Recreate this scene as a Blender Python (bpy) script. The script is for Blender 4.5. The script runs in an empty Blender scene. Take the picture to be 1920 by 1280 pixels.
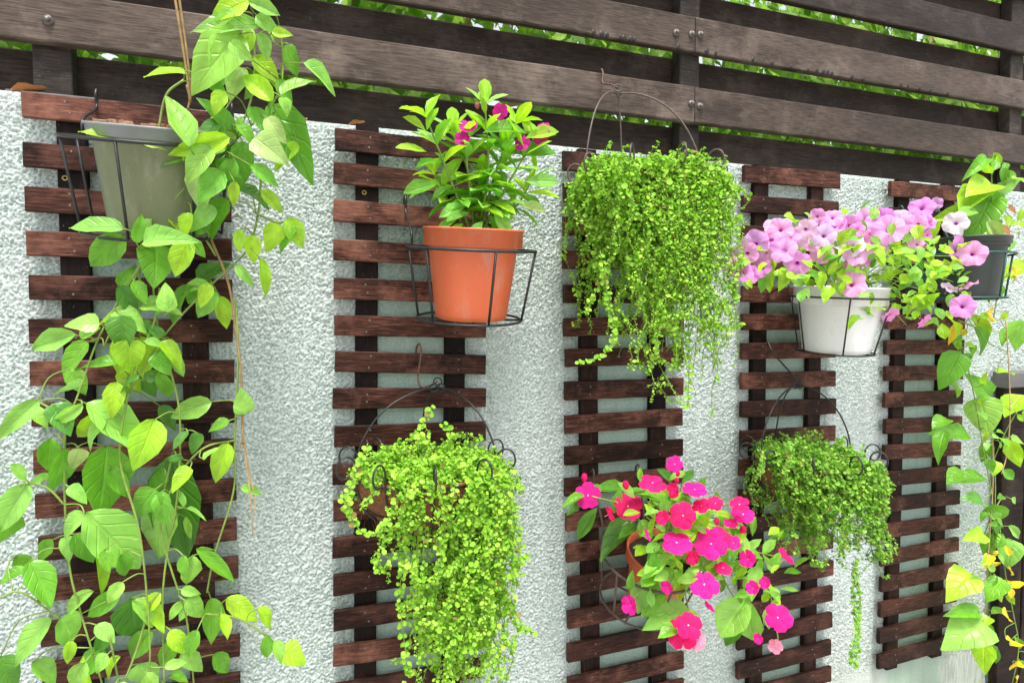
import bpy, bmesh, math, random
import numpy as np
from mathutils import Vector, Matrix, Quaternion

random.seed(11); rng = np.random.default_rng(11)
S = bpy.context.scene
COL = S.collection

# ------------------------------------------------------------------ camera
H = 1.5                                   # eye height above the paving
CF, CD = 1151.4, 1.37859                  # focal length in photo pixels, distance to the wall
FW = Vector((0.3401122, 0.93964868, -0.03720274))
RT = Vector((0.94023364, -0.34050074, -0.00446583))
UP = Vector((0.01686387, 0.03346038, 0.99929776))
CP = Vector((0, -CD, H))
cam = bpy.data.cameras.new('camera'); camo = bpy.data.objects.new('camera', cam); COL.objects.link(camo)
cam.sensor_width = 36; cam.sensor_fit = 'HORIZONTAL'; cam.lens = 36 * CF / 1920
cam.clip_start = .02; cam.clip_end = 500
M = Matrix.Identity(4)
for i in range(3):
    M[i][0], M[i][1], M[i][2], M[i][3] = RT[i], UP[i], -FW[i], CP[i]
camo.matrix_world = M
S.camera = camo

# ------------------------------------------------------------------ light
SUN_EL, SUN_AZ = 68, 188                  # bright overcast, light from above and behind the viewer
w = bpy.data.worlds.new('World'); S.world = w; w.use_nodes = True
nt = w.node_tree; nt.nodes.clear()
sky = nt.nodes.new('ShaderNodeTexSky'); sky.sky_type = 'NISHITA'; sky.sun_disc = False
sky.sun_elevation = math.radians(SUN_EL); sky.sun_rotation = math.radians(SUN_AZ)
sky.air_density = 1.0; sky.dust_density = 4.0
hs = nt.nodes.new('ShaderNodeHueSaturation'); hs.inputs['Saturation'].default_value = .22
bg = nt.nodes.new('ShaderNodeBackground'); bg.inputs['Strength'].default_value = .13
wo = nt.nodes.new('ShaderNodeOutputWorld')
nt.links.new(sky.outputs[0], hs.inputs['Color']); nt.links.new(hs.outputs[0], bg.inputs['Color']); nt.links.new(bg.outputs[0], wo.inputs[0])
sl = bpy.data.lights.new('sun', 'SUN'); sl.energy = 1.5; sl.angle = math.radians(16); sl.color = (1, .965, .9)
so = bpy.data.objects.new('sun', sl); COL.objects.link(so)
az, el = math.radians(SUN_AZ), math.radians(SUN_EL)
sd = Vector((math.sin(az) * math.cos(el), math.cos(az) * math.cos(el), math.sin(el)))
so.rotation_euler = sd.to_track_quat('Z', 'Y').to_euler()
S.view_settings.view_transform = 'Standard'; S.view_settings.look = 'None'
S.view_settings.exposure = 1.25; S.view_settings.gamma = 1

# ------------------------------------------------------------------ helpers
def at(px, py, Y):
    """the point where the line of sight through a photo pixel meets the plane at depth Y"""
    d = FW * CF + RT * (px - 960) + UP * (640 - py)
    return CP + d * ((Y + CD) / d.y)

WORLD = {}
def link(name, data, parent=None, mw=None):
    o = bpy.data.objects.new(name, data); COL.objects.link(o)
    mw = mw or Matrix.Identity(4)
    if parent is not None:
        o.parent = parent
        o.matrix_basis = WORLD[parent].inverted() @ mw
    else:
        o.matrix_basis = mw
    WORLD[o] = mw
    return o

def tag(o, label=None, cat=None, group=None, kind=None):
    if label: o['label'] = label
    if cat: o['category'] = cat
    if group: o['group'] = group
    if kind: o['kind'] = kind
    return o

def thing(name, loc, label, cat, group=None):
    o = link(name, None, None, Matrix.Translation(loc)); o.empty_display_size = .05
    return tag(o, label, cat, group)

def mesh(verts, faces, mat=None, smooth=True, uv=None):
    me = bpy.data.meshes.new('m')
    me.from_pydata([tuple(v) for v in verts], [], faces)
    if smooth: me.polygons.foreach_set('use_smooth', [True] * len(me.polygons))
    if uv is not None:
        l = me.uv_layers.new(name='UVMap')
        idx = np.empty(len(me.loops), dtype=np.int32); me.loops.foreach_get('vertex_index', idx)
        l.data.foreach_set('uv', np.asarray(uv, dtype=np.float32)[idx].ravel())
    if mat: me.materials.append(mat)
    me.update()
    return me

def local(pts, parent):
    """a mesh given in world coordinates becomes a part whose origin is its own centre"""
    c = Vector((0, 0, 0))
    for p in pts: c += Vector(p)
    c /= len(pts)
    return [Vector(p) - c for p in pts], Matrix.Translation(c)

def part(name, verts, faces, mat, parent=None, smooth=True, uv=None):
    v, m = local(verts, parent)
    return link(name, mesh(v, faces, mat, smooth, uv), parent, m)

def spline(pts, n=6):
    pts = [Vector(p) for p in pts]
    if len(pts) < 3: return pts
    out = []
    P = [pts[0] * 2 - pts[1]] + pts + [pts[-1] * 2 - pts[-2]]
    for i in range(1, len(P) - 2):
        a, b, c, d = P[i - 1:i + 3]
        for k in range(n):
            t = k / n
            out.append(.5 * ((2 * b) + (c - a) * t + (2 * a - 5 * b + 4 * c - d) * t * t + (3 * b - a - 3 * c + d) * t ** 3))
    out.append(pts[-1]); return out

def tube(pts, r, sides=6, closed=False, r1=None, base=0):
    pts = [Vector(p) for p in pts]; n = len(pts); V = []; F = []
    t0 = (pts[1] - pts[0]).normalized()
    nn = t0.orthogonal().normalized()
    for i, p in enumerate(pts):
        if closed: t = (pts[(i + 1) % n] - pts[i - 1])
        else: t = pts[min(i + 1, n - 1)] - pts[max(i - 1, 0)]
        if t.length < 1e-9: t = t0
        t.normalize(); nn = (nn - t * nn.dot(t))
        if nn.length < 1e-6: nn = t.orthogonal()
        nn.normalize(); b = t.cross(nn)
        rr = r if r1 is None else r + (r1 - r) * i / (n - 1)
        for k in range(sides):
            a = 2 * math.pi * k / sides
            V.append(p + (nn * math.cos(a) + b * math.sin(a)) * rr)
    m = n if closed else n - 1
    for i in range(m):
        for k in range(sides):
            j = (i + 1) % n
            F.append((base + i * sides + k, base + i * sides + (k + 1) % sides, base + j * sides + (k + 1) % sides, base + j * sides + k))
    if not closed:
        F.append(tuple(base + k for k in range(sides))[::-1]); F.append(tuple(base + (n - 1) * sides + k for k in range(sides)))
    return V, F

def wire(name, pts, r, mat, parent, smooth_n=5, closed=False, sides=6, r1=None):
    p = pts if (closed or smooth_n == 0) else spline(pts, smooth_n)
    V, F = tube(p, r, sides, closed, r1)
    return part(name, V, F, mat, parent)

def circle(c, R, n=40, ax=(0, 0, 1)):
    ax = Vector(ax).normalized(); u = ax.orthogonal().normalized(); v = ax.cross(u); c = Vector(c)
    return [c + (u * math.cos(2 * math.pi * i / n) + v * math.sin(2 * math.pi * i / n)) * R for i in range(n)]

def lathe(profile, c, n=56, wob=0.0):
    c = Vector(c); V = []; F = []
    for (r, z) in profile:
        for k in range(n):
            a = 2 * math.pi * k / n
            V.append(c + Vector((r * math.cos(a), r * math.sin(a), z)))
    for i in range(len(profile) - 1):
        for k in range(n):
            F.append((i * n + k, i * n + (k + 1) % n, (i + 1) * n + (k + 1) % n, (i + 1) * n + k))
    return V, F

def plank(L, h, t, nseg=10, jit=.0006, ch=.0016):
    """a sawn board along X with eased, slightly uneven edges; front face at -Y; centred"""
    V = []; F = []
    sec = [(-t / 2, -h / 2 + ch), (-t / 2, h / 2 - ch), (-t / 2 + ch, h / 2), (t / 2 - ch, h / 2), (t / 2, h / 2 - ch), (t / 2, -h / 2 + ch), (t / 2 - ch, -h / 2), (-t / 2 + ch, -h / 2)]
    for i in range(nseg + 1):
        x = -L / 2 + L * i / nseg
        for k, (y, z) in enumerate(sec):
            V.append((x + random.uniform(-jit, jit), y + random.uniform(-jit, jit) * .5, z + random.uniform(-jit, jit)))
    n = 8
    for i in range(nseg):
        for k in range(n):
            F.append((i * n + k, (i + 1) * n + k, (i + 1) * n + (k + 1) % n, i * n + (k + 1) % n))
    F.append(tuple(range(n))); F.append(tuple(nseg * n + k for k in range(n))[::-1])
    return V, F

# ------------------------------------------------------------------ materials
def mat_new(name):
    m = bpy.data.materials.new(name); m.use_nodes = True
    t = m.node_tree; b = t.nodes['Principled BSDF']
    return m, t, b, t.nodes['Material Output']
def N(t, kind, **kw):
    n = t.nodes.new(kind)
    for k, v in kw.items():
        if k in n.inputs: n.inputs[k].default_value = v
        else: setattr(n, k, v)
    return n
def ramp(t, stops):
    r = t.nodes.new('ShaderNodeValToRGB'); e = r.color_ramp.elements
    while len(e) < len(stops): e.new(.5)
    for i, (p, c) in enumerate(stops): e[i].position = p; e[i].color = (*c, 1)
    return r
def mixc(t, mode='MIX', fac=.5):
    n = t.nodes.new('ShaderNodeMix'); n.data_type = 'RGBA'; n.blend_type = mode; n.inputs['Factor'].default_value = fac
    return n
MA, MB_, MO = 6, 7, 2     # sockets A, B, Result of an RGBA mix node

def wood_mat(name, cols, rough=(.38, .62), grain=60, stain=.75, bump=.35, axis='X'):
    m, t, b, o = mat_new(name)
    tc = N(t, 'ShaderNodeTexCoord'); oi = N(t, 'ShaderNodeObjectInfo')
    off = N(t, 'ShaderNodeVectorMath', operation='MULTIPLY_ADD')
    cmb = N(t, 'ShaderNodeCombineXYZ')
    for k in range(3): t.links.new(oi.outputs['Random'], cmb.inputs[k])
    off.inputs[1].default_value = (37, 53, 71)
    t.links.new(cmb.outputs[0], off.inputs[0]); t.links.new(tc.outputs['Object'], off.inputs[2])
    mp = N(t, 'ShaderNodeMapping'); mp.inputs['Scale'].default_value = (.06, 1, 1) if axis == 'X' else (1, 1, .06)
    t.links.new(off.outputs[0], mp.inputs[0])
    g = N(t, 'ShaderNodeTexNoise', Scale=grain * 6.5, Detail=6.0, Roughness=.68); t.links.new(mp.outputs[0], g.inputs['Vector'])
    mp2 = N(t, 'ShaderNodeMapping'); mp2.inputs['Scale'].default_value = (.35, 1, 1) if axis == 'X' else (1, 1, .35)
    t.links.new(off.outputs[0], mp2.inputs[0])
    bl = N(t, 'ShaderNodeTexNoise', Scale=16.0, Detail=4.0, Roughness=.6); t.links.new(mp2.outputs[0], bl.inputs['Vector'])
    r = ramp(t, [(.32, cols[0]), (.52, cols[1]), (.74, cols[2])]); t.links.new(g.outputs[0], r.inputs[0])
    # weathered blotches
    r2 = ramp(t, [(.42, (.25, .25, .25)), (.58, (1, 1, 1))]); t.links.new(bl.outputs[0], r2.inputs[0])
    mx = mixc(t, 'MULTIPLY', stain); t.links.new(r.outputs[0], mx.inputs[MA]); t.links.new(r2.outputs[0], mx.inputs[MB_])
    # sun-worn paler patches
    wn = N(t, 'ShaderNodeTexNoise', Scale=7.0, Detail=5.0, Roughness=.7); t.links.new(off.outputs[0], wn.inputs['Vector'])
    rw_ = ramp(t, [(.5, (0, 0, 0)), (.68, (1, 1, 1))]); t.links.new(wn.outputs[0], rw_.inputs[0])
    wm = N(t, 'ShaderNodeMath', operation='MULTIPLY'); t.links.new(rw_.outputs[0], wm.inputs[0]); t.links.new(g.outputs[0], wm.inputs[1])
    mw_ = mixc(t, 'MIX'); t.links.new(wm.outputs[0], mw_.inputs[0]); t.links.new(mx.outputs[MO], mw_.inputs[MA]); mw_.inputs[MB_].default_value = (*[min(1, q * 1.35) for q in cols[2]], 1); mx = mw_
    # per-board difference
    hv = N(t, 'ShaderNodeHueSaturation'); mr = N(t, 'ShaderNodeMapRange'); mr.inputs['To Min'].default_value = .6; mr.inputs['To Max'].default_value = 1.75
    t.links.new(oi.outputs['Random'], mr.inputs[0]); t.links.new(mr.outputs[0], hv.inputs['Value']); t.links.new(mx.outputs[MO], hv.inputs['Color'])
    # pale specks and scratches
    sp = N(t, 'ShaderNodeTexNoise', Scale=420.0, Detail=2.0); t.links.new(mp2.outputs[0], sp.inputs['Vector'])
    rs = ramp(t, [(.70, (0, 0, 0)), (.76, (1, 1, 1))]); t.links.new(sp.outputs[0], rs.inputs[0])
    mx2 = mixc(t, 'MIX'); mul = N(t, 'ShaderNodeMath', operation='MULTIPLY'); mul.inputs[1].default_value = .35
    t.links.new(rs.outputs[0], mul.inputs[0]); t.links.new(mul.outputs[0], mx2.inputs[0])
    t.links.new(hv.outputs[0], mx2.inputs[MA]); mx2.inputs[MB_].default_value = (.35, .27, .24, 1)
    t.links.new(mx2.outputs[MO], b.inputs['Base Color'])
    rr = N(t, 'ShaderNodeMapRange'); rr.inputs['To Min'].default_value = rough[0]; rr.inputs['To Max'].default_value = rough[1]
    rr.inputs['From Min'].default_value = .35; rr.inputs['From Max'].default_value = .65
    t.links.new(bl.outputs[0], rr.inputs[0]); t.links.new(rr.outputs[0], b.inputs['Roughness'])
    b.inputs['Specular IOR Level'].default_value = .13
    bp = N(t, 'ShaderNodeBump', Strength=bump, Distance=.0012); t.links.new(g.outputs[0], bp.inputs['Height']); t.links.new(bp.outputs[0], b.inputs['Normal'])
    return m

M_SLAT = wood_mat('slat_wood', [(.009, .0038, .003), (.050, .0185, .0125), (.16, .068, .047)])
M_RAIL = wood_mat('rail_wood', [(.004, .002, .002), (.013, .006, .0045), (.036, .018, .013)], rough=(.5, .7))
M_BOARD = wood_mat('fence_front_wood', [(.026, .019, .0155), (.064, .048, .039), (.112, .088, .073)], rough=(.32, .55), stain=.42, bump=.2)
M_BACK = wood_mat('fence_back_wood', [(.020, .014, .011), (.042, .031, .025), (.075, .057, .047)], rough=(.5, .7), stain=.5, bump=.2)
M_POST = wood_mat('fence_post_wood', [(.018, .015, .013), (.036, .03, .026), (.07, .06, .052)], rough=(.5, .7), stain=.5, axis='Z')
M_SCREEN = wood_mat('screen_wood', [(.005, .003, .003), (.014, .009, .007), (.035, .024, .019)], rough=(.5, .75), axis='Z')

def simple(name, col, rough=.5, metal=0, var=.15, scale=30, bump=0, spec=.5, bscale=200, dirt=0):
    m, t, b, o = mat_new(name)
    tc = N(t, 'ShaderNodeTexCoord'); n = N(t, 'ShaderNodeTexNoise', Scale=float(scale), Detail=4.0, Roughness=.6)
    t.links.new(tc.outputs['Object'], n.inputs['Vector'])
    lo = tuple(c * (1 - var) for c in col); hi = tuple(min(1, c * (1 + var)) for c in col)
    r = ramp(t, [(.3, lo), (.7, hi)]); t.links.new(n.outputs[0], r.inputs[0]); t.links.new(r.outputs[0], b.inputs['Base Color'])
    if dirt:                                     # water marks, dust and soil splashes
        mp = N(t, 'ShaderNodeMapping'); mp.inputs['Scale'].default_value = (1, 1, .25); t.links.new(tc.outputs['Object'], mp.inputs[0])
        nd = N(t, 'ShaderNodeTexNoise', Scale=34.0, Detail=6.0, Roughness=.72); t.links.new(mp.outputs[0], nd.inputs['Vector'])
        rd = ramp(t, [(.52, (0, 0, 0)), (.74, (1, 1, 1))]); t.links.new(nd.outputs[0], rd.inputs[0])
        ns = N(t, 'ShaderNodeTexNoise', Scale=190.0, Detail=2.0); t.links.new(tc.outputs['Object'], ns.inputs['Vector'])
        rs = ramp(t, [(.69, (0, 0, 0)), (.73, (1, 1, 1))]); t.links.new(ns.outputs[0], rs.inputs[0])
        md = mixc(t); k1 = N(t, 'ShaderNodeMath', operation='MULTIPLY'); k1.inputs[1].default_value = dirt; t.links.new(rd.outputs[0], k1.inputs[0]); t.links.new(k1.outputs[0], md.inputs[0])
        t.links.new(r.outputs[0], md.inputs[MA]); md.inputs[MB_].default_value = (.42, .38, .32, 1)
        me_ = mixc(t); k2 = N(t, 'ShaderNodeMath', operation='MULTIPLY'); k2.inputs[1].default_value = dirt; t.links.new(rs.outputs[0], k2.inputs[0]); t.links.new(k2.outputs[0], me_.inputs[0])
        t.links.new(md.outputs[MO], me_.inputs[MA]); me_.inputs[MB_].default_value = (.12, .085, .06, 1); t.links.new(me_.outputs[MO], b.inputs['Base Color'])
    b.inputs['Roughness'].default_value = rough; b.inputs['Metallic'].default_value = metal
    b.inputs['Specular IOR Level'].default_value = spec
    if bump:
        n2 = N(t, 'ShaderNodeTexNoise', Scale=float(bscale), Detail=4.0); t.links.new(tc.outputs['Object'], n2.inputs['Vector'])
        bp = N(t, 'ShaderNodeBump', Strength=bump, Distance=.002); t.links.new(n2.outputs[0], bp.inputs['Height']); t.links.new(bp.outputs[0], b.inputs['Normal'])
    return m

M_WIRE = simple('black_wire', (.018, .018, .02), .38, var=.4, scale=60)
M_RUST = simple('rusty_wire', (.11, .055, .04), .6, var=.5, scale=120, bump=.4)
M_BROWNWIRE = simple('weathered_wire', (.09, .065, .055), .45, var=.4, scale=90)
M_GREENWIRE = simple('green_wire', (.02, .075, .066), .45, var=.3, scale=60)
M_TERRA = simple('orange_plastic', (.62, .125, .045), .42, var=.08, scale=9, bump=.05, dirt=.4)
M_WHITEP = simple('white_plastic', (.82, .82, .82), .35, var=.03, scale=7, dirt=.3)
M_OLIVE = simple('olive_plastic', (.15, .17, .085), .42, var=.14, scale=9, bump=.05, dirt=.35)
M_GREYRIM = simple('grey_plastic', (.24, .25, .26), .4, var=.1, scale=12)
M_DARKP = simple('dark_plastic', (.034, .042, .037), .4, var=.12, scale=9)
M_SOIL = simple('soil', (.035, .02, .013), .95, var=.6, scale=120, bump=1, bscale=140)
M_BARK = simple('bark_chip', (.27, .15, .09), .85, var=.45, scale=60, bump=.6)
M_COCO = simple('coco_fibre', (.20, .075, .03), .9, var=.5, scale=140, bump=1, bscale=260)
M_BRASS = simple('brass', (.45, .33, .12), .35, metal=.9, var=.2)
M_BOLT = simple('bolt_steel', (.16, .14, .13), .42, metal=.7, var=.4, scale=200)
M_RESIN = simple('dark_resin', (.008, .006, .005), .5, var=.4, scale=200)
M_PAVE = simple('paving_concrete', (.36, .35, .33), .85, var=.25, scale=6, bump=.3, bscale=90)
M_GALV = simple('grey_capping', (.13, .12, .12), .5, var=.25, scale=20)

def leaf_mat(name, rough=.33, trans=.32, vein=.5, nside=5.0, spec=.45, midw=.05, tint=(1.25, 1.3, .6), blem=.6):
    """colour comes from each leaf's own object colour; veins follow the leaf's UVs"""
    m, t, b, o = mat_new(name)
    oi = N(t, 'ShaderNodeObjectInfo'); uv = N(t, 'ShaderNodeUVMap'); sx = N(t, 'ShaderNodeSeparateXYZ')
    t.links.new(uv.outputs[0], sx.inputs[0])
    ab = N(t, 'ShaderNodeMath', operation='ABSOLUTE'); sb = N(t, 'ShaderNodeMath', operation='SUBTRACT'); sb.inputs[1].default_value = .5
    t.links.new(sx.outputs[0], sb.inputs[0]); t.links.new(sb.outputs[0], ab.inputs[0])
    rm = ramp(t, [(0, (1, 1, 1)), (midw, (0, 0, 0))]); t.links.new(ab.outputs[0], rm.inputs[0])
    # side veins: v - 0.5|u| repeated
    md = N(t, 'ShaderNodeMath', operation='MULTIPLY_ADD'); md.inputs[1].default_value = -.55
    t.links.new(ab.outputs[0], md.inputs[0]); t.links.new(sx.outputs[1], md.inputs[2])
    ml = N(t, 'ShaderNodeMath', operation='MULTIPLY'); ml.inputs[1].default_value = nside; t.links.new(md.outputs[0], ml.inputs[0])
    pp = N(t, 'ShaderNodeMath', operation='PINGPONG'); pp.inputs[1].default_value = .5; t.links.new(ml.outputs[0], pp.inputs[0])
    rv = ramp(t, [(0, (1, 1, 1)), (.12, (0, 0, 0))]); t.links.new(pp.outputs[0], rv.inputs[0])
    mxv = N(t, 'ShaderNodeMath', operation='MAXIMUM'); mv2 = N(t, 'ShaderNodeMath', operation='MULTIPLY'); mv2.inputs[1].default_value = .55
    t.links.new(rv.outputs[0], mv2.inputs[0]); t.links.new(rm.outputs[0], mxv.inputs[0]); t.links.new(mv2.outputs[0], mxv.inputs[1])
    tc = N(t, 'ShaderNodeTexCoord'); n = N(t, 'ShaderNodeTexNoise', Scale=2.2, Detail=3.0)
    vo = N(t, 'ShaderNodeVectorMath', operation='ADD'); t.links.new(tc.outputs['Object'], vo.inputs[0])
    cm = N(t, 'ShaderNodeCombineXYZ'); mm = N(t, 'ShaderNodeMath', operation='MULTIPLY'); mm.inputs[1].default_value = 40
    t.links.new(oi.outputs['Random'], mm.inputs[0]); t.links.new(mm.outputs[0], cm.inputs[0]); t.links.new(cm.outputs[0], vo.inputs[1]); t.links.new(vo.outputs[0], n.inputs['Vector'])
    hv = N(t, 'ShaderNodeHueSaturation'); mr = N(t, 'ShaderNodeMapRange')
    mr.inputs['From Min'].default_value = .3; mr.inputs['From Max'].default_value = .7; mr.inputs['To Min'].default_value = .78; mr.inputs['To Max'].default_value = 1.22
    t.links.new(n.outputs[0], mr.inputs[0]); t.links.new(mr.outputs[0], hv.inputs['Value']); t.links.new(oi.outputs['Color'], hv.inputs['Color'])
    vc = mixc(t, 'MIX'); k = N(t, 'ShaderNodeMath', operation='MULTIPLY'); k.inputs[1].default_value = vein
    t.links.new(mxv.outputs[0], k.inputs[0]); t.links.new(k.outputs[0], vc.inputs[0])
    lt = mixc(t, 'MULTIPLY', 1); lt.inputs[MB_].default_value = (1.5, 1.3, 1.5, 1); t.links.new(hv.outputs[0], lt.inputs[MA])
    t.links.new(hv.outputs[0], vc.inputs[MA]); t.links.new(lt.outputs[MO], vc.inputs[MB_])
    # small blemishes and a slightly yellowed margin on some leaves
    nb_ = N(t, 'ShaderNodeTexNoise', Scale=9.0, Detail=2.0); t.links.new(vo.outputs[0], nb_.inputs['Vector'])
    rb_ = ramp(t, [(.72, (0, 0, 0)), (.78, (1, 1, 1))]); t.links.new(nb_.outputs[0], rb_.inputs[0])
    mb_ = mixc(t, 'MIX'); kb = N(t, 'ShaderNodeMath', operation='MULTIPLY'); kb.inputs[1].default_value = blem; t.links.new(rb_.outputs[0], kb.inputs[0])
    t.links.new(kb.outputs[0], mb_.inputs[0]); t.links.new(vc.outputs[MO], mb_.inputs[MA]); mb_.inputs[MB_].default_value = (.35, .30, .06, 1); vc = mb_
    t.links.new(vc.outputs[MO], b.inputs['Base Color'])
    b.inputs['Roughness'].default_value = rough; b.inputs['Specular IOR Level'].default_value = spec
    bp = N(t, 'ShaderNodeBump', Strength=.35, Distance=.02); bp.invert = True; t.links.new(mxv.outputs[0], bp.inputs['Height']); t.links.new(bp.outputs[0], b.inputs['Normal'])
    tr = N(t, 'ShaderNodeBsdfTranslucent'); tm = mixc(t, 'MULTIPLY', 1); tm.inputs[MB_].default_value = (*tint, 1)
    t.links.new(vc.outputs[MO], tm.inputs[MA]); t.links.new(tm.outputs[MO], tr.inputs[0])
    ms = N(t, 'ShaderNodeMixShader'); ms.inputs[0].default_value = trans
    t.links.new(b.outputs[0], ms.inputs[1]); t.links.new(tr.outputs[0], ms.inputs[2]); t.links.new(ms.outputs[0], o.inputs[0])
    return m
M_LEAF = leaf_mat('vine_leaf', rough=.32, spec=.42)
M_LEAF2 = leaf_mat('soft_leaf', rough=.45, trans=.42, vein=.6, midw=.09)
M_PETAL = leaf_mat('petal', rough=.6, trans=.3, vein=.12, spec=.2, tint=(1.1, 1.0, 1.1), blem=0)

def foliage_mat(name, lo, hi, rough=.5, trans=.35, scale=9.0, spec=.3):
    m, t, b, o = mat_new(name)
    ge = N(t, 'ShaderNodeNewGeometry')
    rnd = ramp(t, [(0, (.30, .20, .05)), (.012, (.30, .22, .06)), (.02, lo), (.9, hi)])
    tc = N(t, 'ShaderNodeTexCoord'); cn = N(t, 'ShaderNodeTexNoise', Scale=38.0, Detail=2.0); t.links.new(tc.outputs['Object'], cn.inputs['Vector'])
    mr = N(t, 'ShaderNodeMapRange'); mr.inputs['From Min'].default_value = .35; mr.inputs['From Max'].default_value = .65; mr.inputs['To Min'].default_value = .35; mr.inputs['To Max'].default_value = 1.1
    t.links.new(cn.outputs[0], mr.inputs[0]); mu = N(t, 'ShaderNodeMath', operation='MULTIPLY'); t.links.new(mr.outputs[0], mu.inputs[0]); t.links.new(ge.outputs['Random Per Island'], mu.inputs[1])
    t.links.new(mu.outputs[0], rnd.inputs[0])
    t.links.new(rnd.outputs[0], b.inputs['Base Color']); b.inputs['Roughness'].default_value = rough
    b.inputs['Specular IOR Level'].default_value = spec
    tr = N(t, 'ShaderNodeBsdfTranslucent'); t.links.new(rnd.outputs[0], tr.inputs[0])
    ms = N(t, 'ShaderNodeMixShader'); ms.inputs[0].default_value = trans
    t.links.new(b.outputs[0], ms.inputs[1]); t.links.new(tr.outputs[0], ms.inputs[2]); t.links.new(ms.outputs[0], o.inputs[0])
    return m
M_TINY = foliage_mat('creeper_leaf', (.19, .47, .024), (.52, .84, .085), trans=.32)
M_TINYB = foliage_mat('creeper_leaf_deep', (.12, .34, .025), (.37, .65, .075), trans=.3)
M_HEDGE = foliage_mat('hedge_leaf', (.12, .30, .02), (.52, .80, .09), trans=.55)
M_STEM = simple('green_stem', (.20, .30, .05), .5, var=.3, scale=40)
M_STEMB = simple('brown_stem', (.30, .19, .07), .6, var=.4, scale=50)
M_ROOT = simple('pale_root', (.50, .33, .16), .7, var=.3, scale=50)
M_DRYLEAF = simple('dry_leaf', (.40, .16, .05), .7, var=.4, scale=60)

# stucco paint: pale sage white, grime in soft patches
def stucco_mat():
    m, t, b, o = mat_new('stucco_paint')
    tc = N(t, 'ShaderNodeTexCoord')
    n = N(t, 'ShaderNodeTexNoise', Scale=2.2, Detail=6.0, Roughness=.6); t.links.new(tc.outputs['Object'], n.inputs['Vector'])
    r = ramp(t, [(.35, (.585, .66, .635)), (.65, (.69, .745, .725))]); t.links.new(n.outputs[0], r.inputs[0])
    n2 = N(t, 'ShaderNodeTexNoise', Scale=150.0, Detail=3.0); t.links.new(tc.outputs['Object'], n2.inputs['Vector'])
    r2 = ramp(t, [(.3, (.84, .86, .85)), (.62, (1, 1, 1))]); t.links.new(n2.outputs[0], r2.inputs[0])
    mx = mixc(t, 'MULTIPLY', 1); t.links.new(r.outputs[0], mx.inputs[MA]); t.links.new(r2.outputs[0], mx.inputs[MB_])
    # faint rain streaks and grime
    mps = N(t, 'ShaderNodeMapping'); mps.inputs['Scale'].default_value = (1, 1, .07); t.links.new(tc.outputs['Object'], mps.inputs[0])
    ns = N(t, 'ShaderNodeTexNoise', Scale=26.0, Detail=5.0, Roughness=.65); t.links.new(mps.outputs[0], ns.inputs['Vector'])
    rs = ramp(t, [(.38, (.74, .75, .70)), (.56, (1, 1, 1))]); t.links.new(ns.outputs[0], rs.inputs[0])
    mst = mixc(t, 'MULTIPLY', .35); t.links.new(mx.outputs[MO], mst.inputs[MA]); t.links.new(rs.outputs[0], mst.inputs[MB_]); mx = mst
    # greenish algae film low down on the wall
    sp = N(t, 'ShaderNodeSeparateXYZ'); t.links.new(tc.outputs['Object'], sp.inputs[0])
    mr = N(t, 'ShaderNodeMapRange'); mr.inputs['From Min'].default_value = .75; mr.inputs['From Max'].default_value = .1
    t.links.new(sp.outputs[2], mr.inputs[0])
    mm = N(t, 'ShaderNodeMath', operation='MULTIPLY'); mm.inputs[1].default_value = .6; t.links.new(mr.outputs[0], mm.inputs[0])
    mg = mixc(t, 'MIX'); t.links.new(mm.outputs[0], mg.inputs[0]); t.links.new(mx.outputs[MO], mg.inputs[MA]); mg.inputs[MB_].default_value = (.36, .38, .27, 1)
    fa = N(t, 'ShaderNodeAttribute', attribute_name='sage_shade'); fm = mixc(t, 'MULTIPLY')     # sage paint tone with slat shade painted into it, behind the trellises
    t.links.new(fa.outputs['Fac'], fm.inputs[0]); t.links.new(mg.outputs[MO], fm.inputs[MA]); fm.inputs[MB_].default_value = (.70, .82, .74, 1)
    pa = N(t, 'ShaderNodeAttribute', attribute_name='pit_shade'); pm = mixc(t, 'MULTIPLY')
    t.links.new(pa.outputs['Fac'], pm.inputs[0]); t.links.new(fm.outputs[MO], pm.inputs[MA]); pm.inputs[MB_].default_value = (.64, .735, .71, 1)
    t.links.new(pm.outputs[MO], b.inputs['Base Color'])
    b.inputs['Roughness'].default_value = .6; b.inputs['Specular IOR Level'].default_value = .22
    n3 = N(t, 'ShaderNodeTexNoise', Scale=260.0, Detail=4.0, Roughness=.65); t.links.new(tc.outputs['Object'], n3.inputs['Vector'])
    bp = N(t, 'ShaderNodeBump', Strength=.6, Distance=.003); t.links.new(n3.outputs[0], bp.inputs['Height']); t.links.new(bp.outputs[0], b.inputs['Normal'])
    return m
M_STUCCO = stucco_mat()

# ------------------------------------------------------------------ ground
V = [(-40, -40, 0), (40, -40, 0), (40, 40, 0), (-40, 40, 0)]
tag(link('ground', mesh(V, [(0, 1, 2, 3)], M_PAVE, False)), kind='structure')

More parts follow.
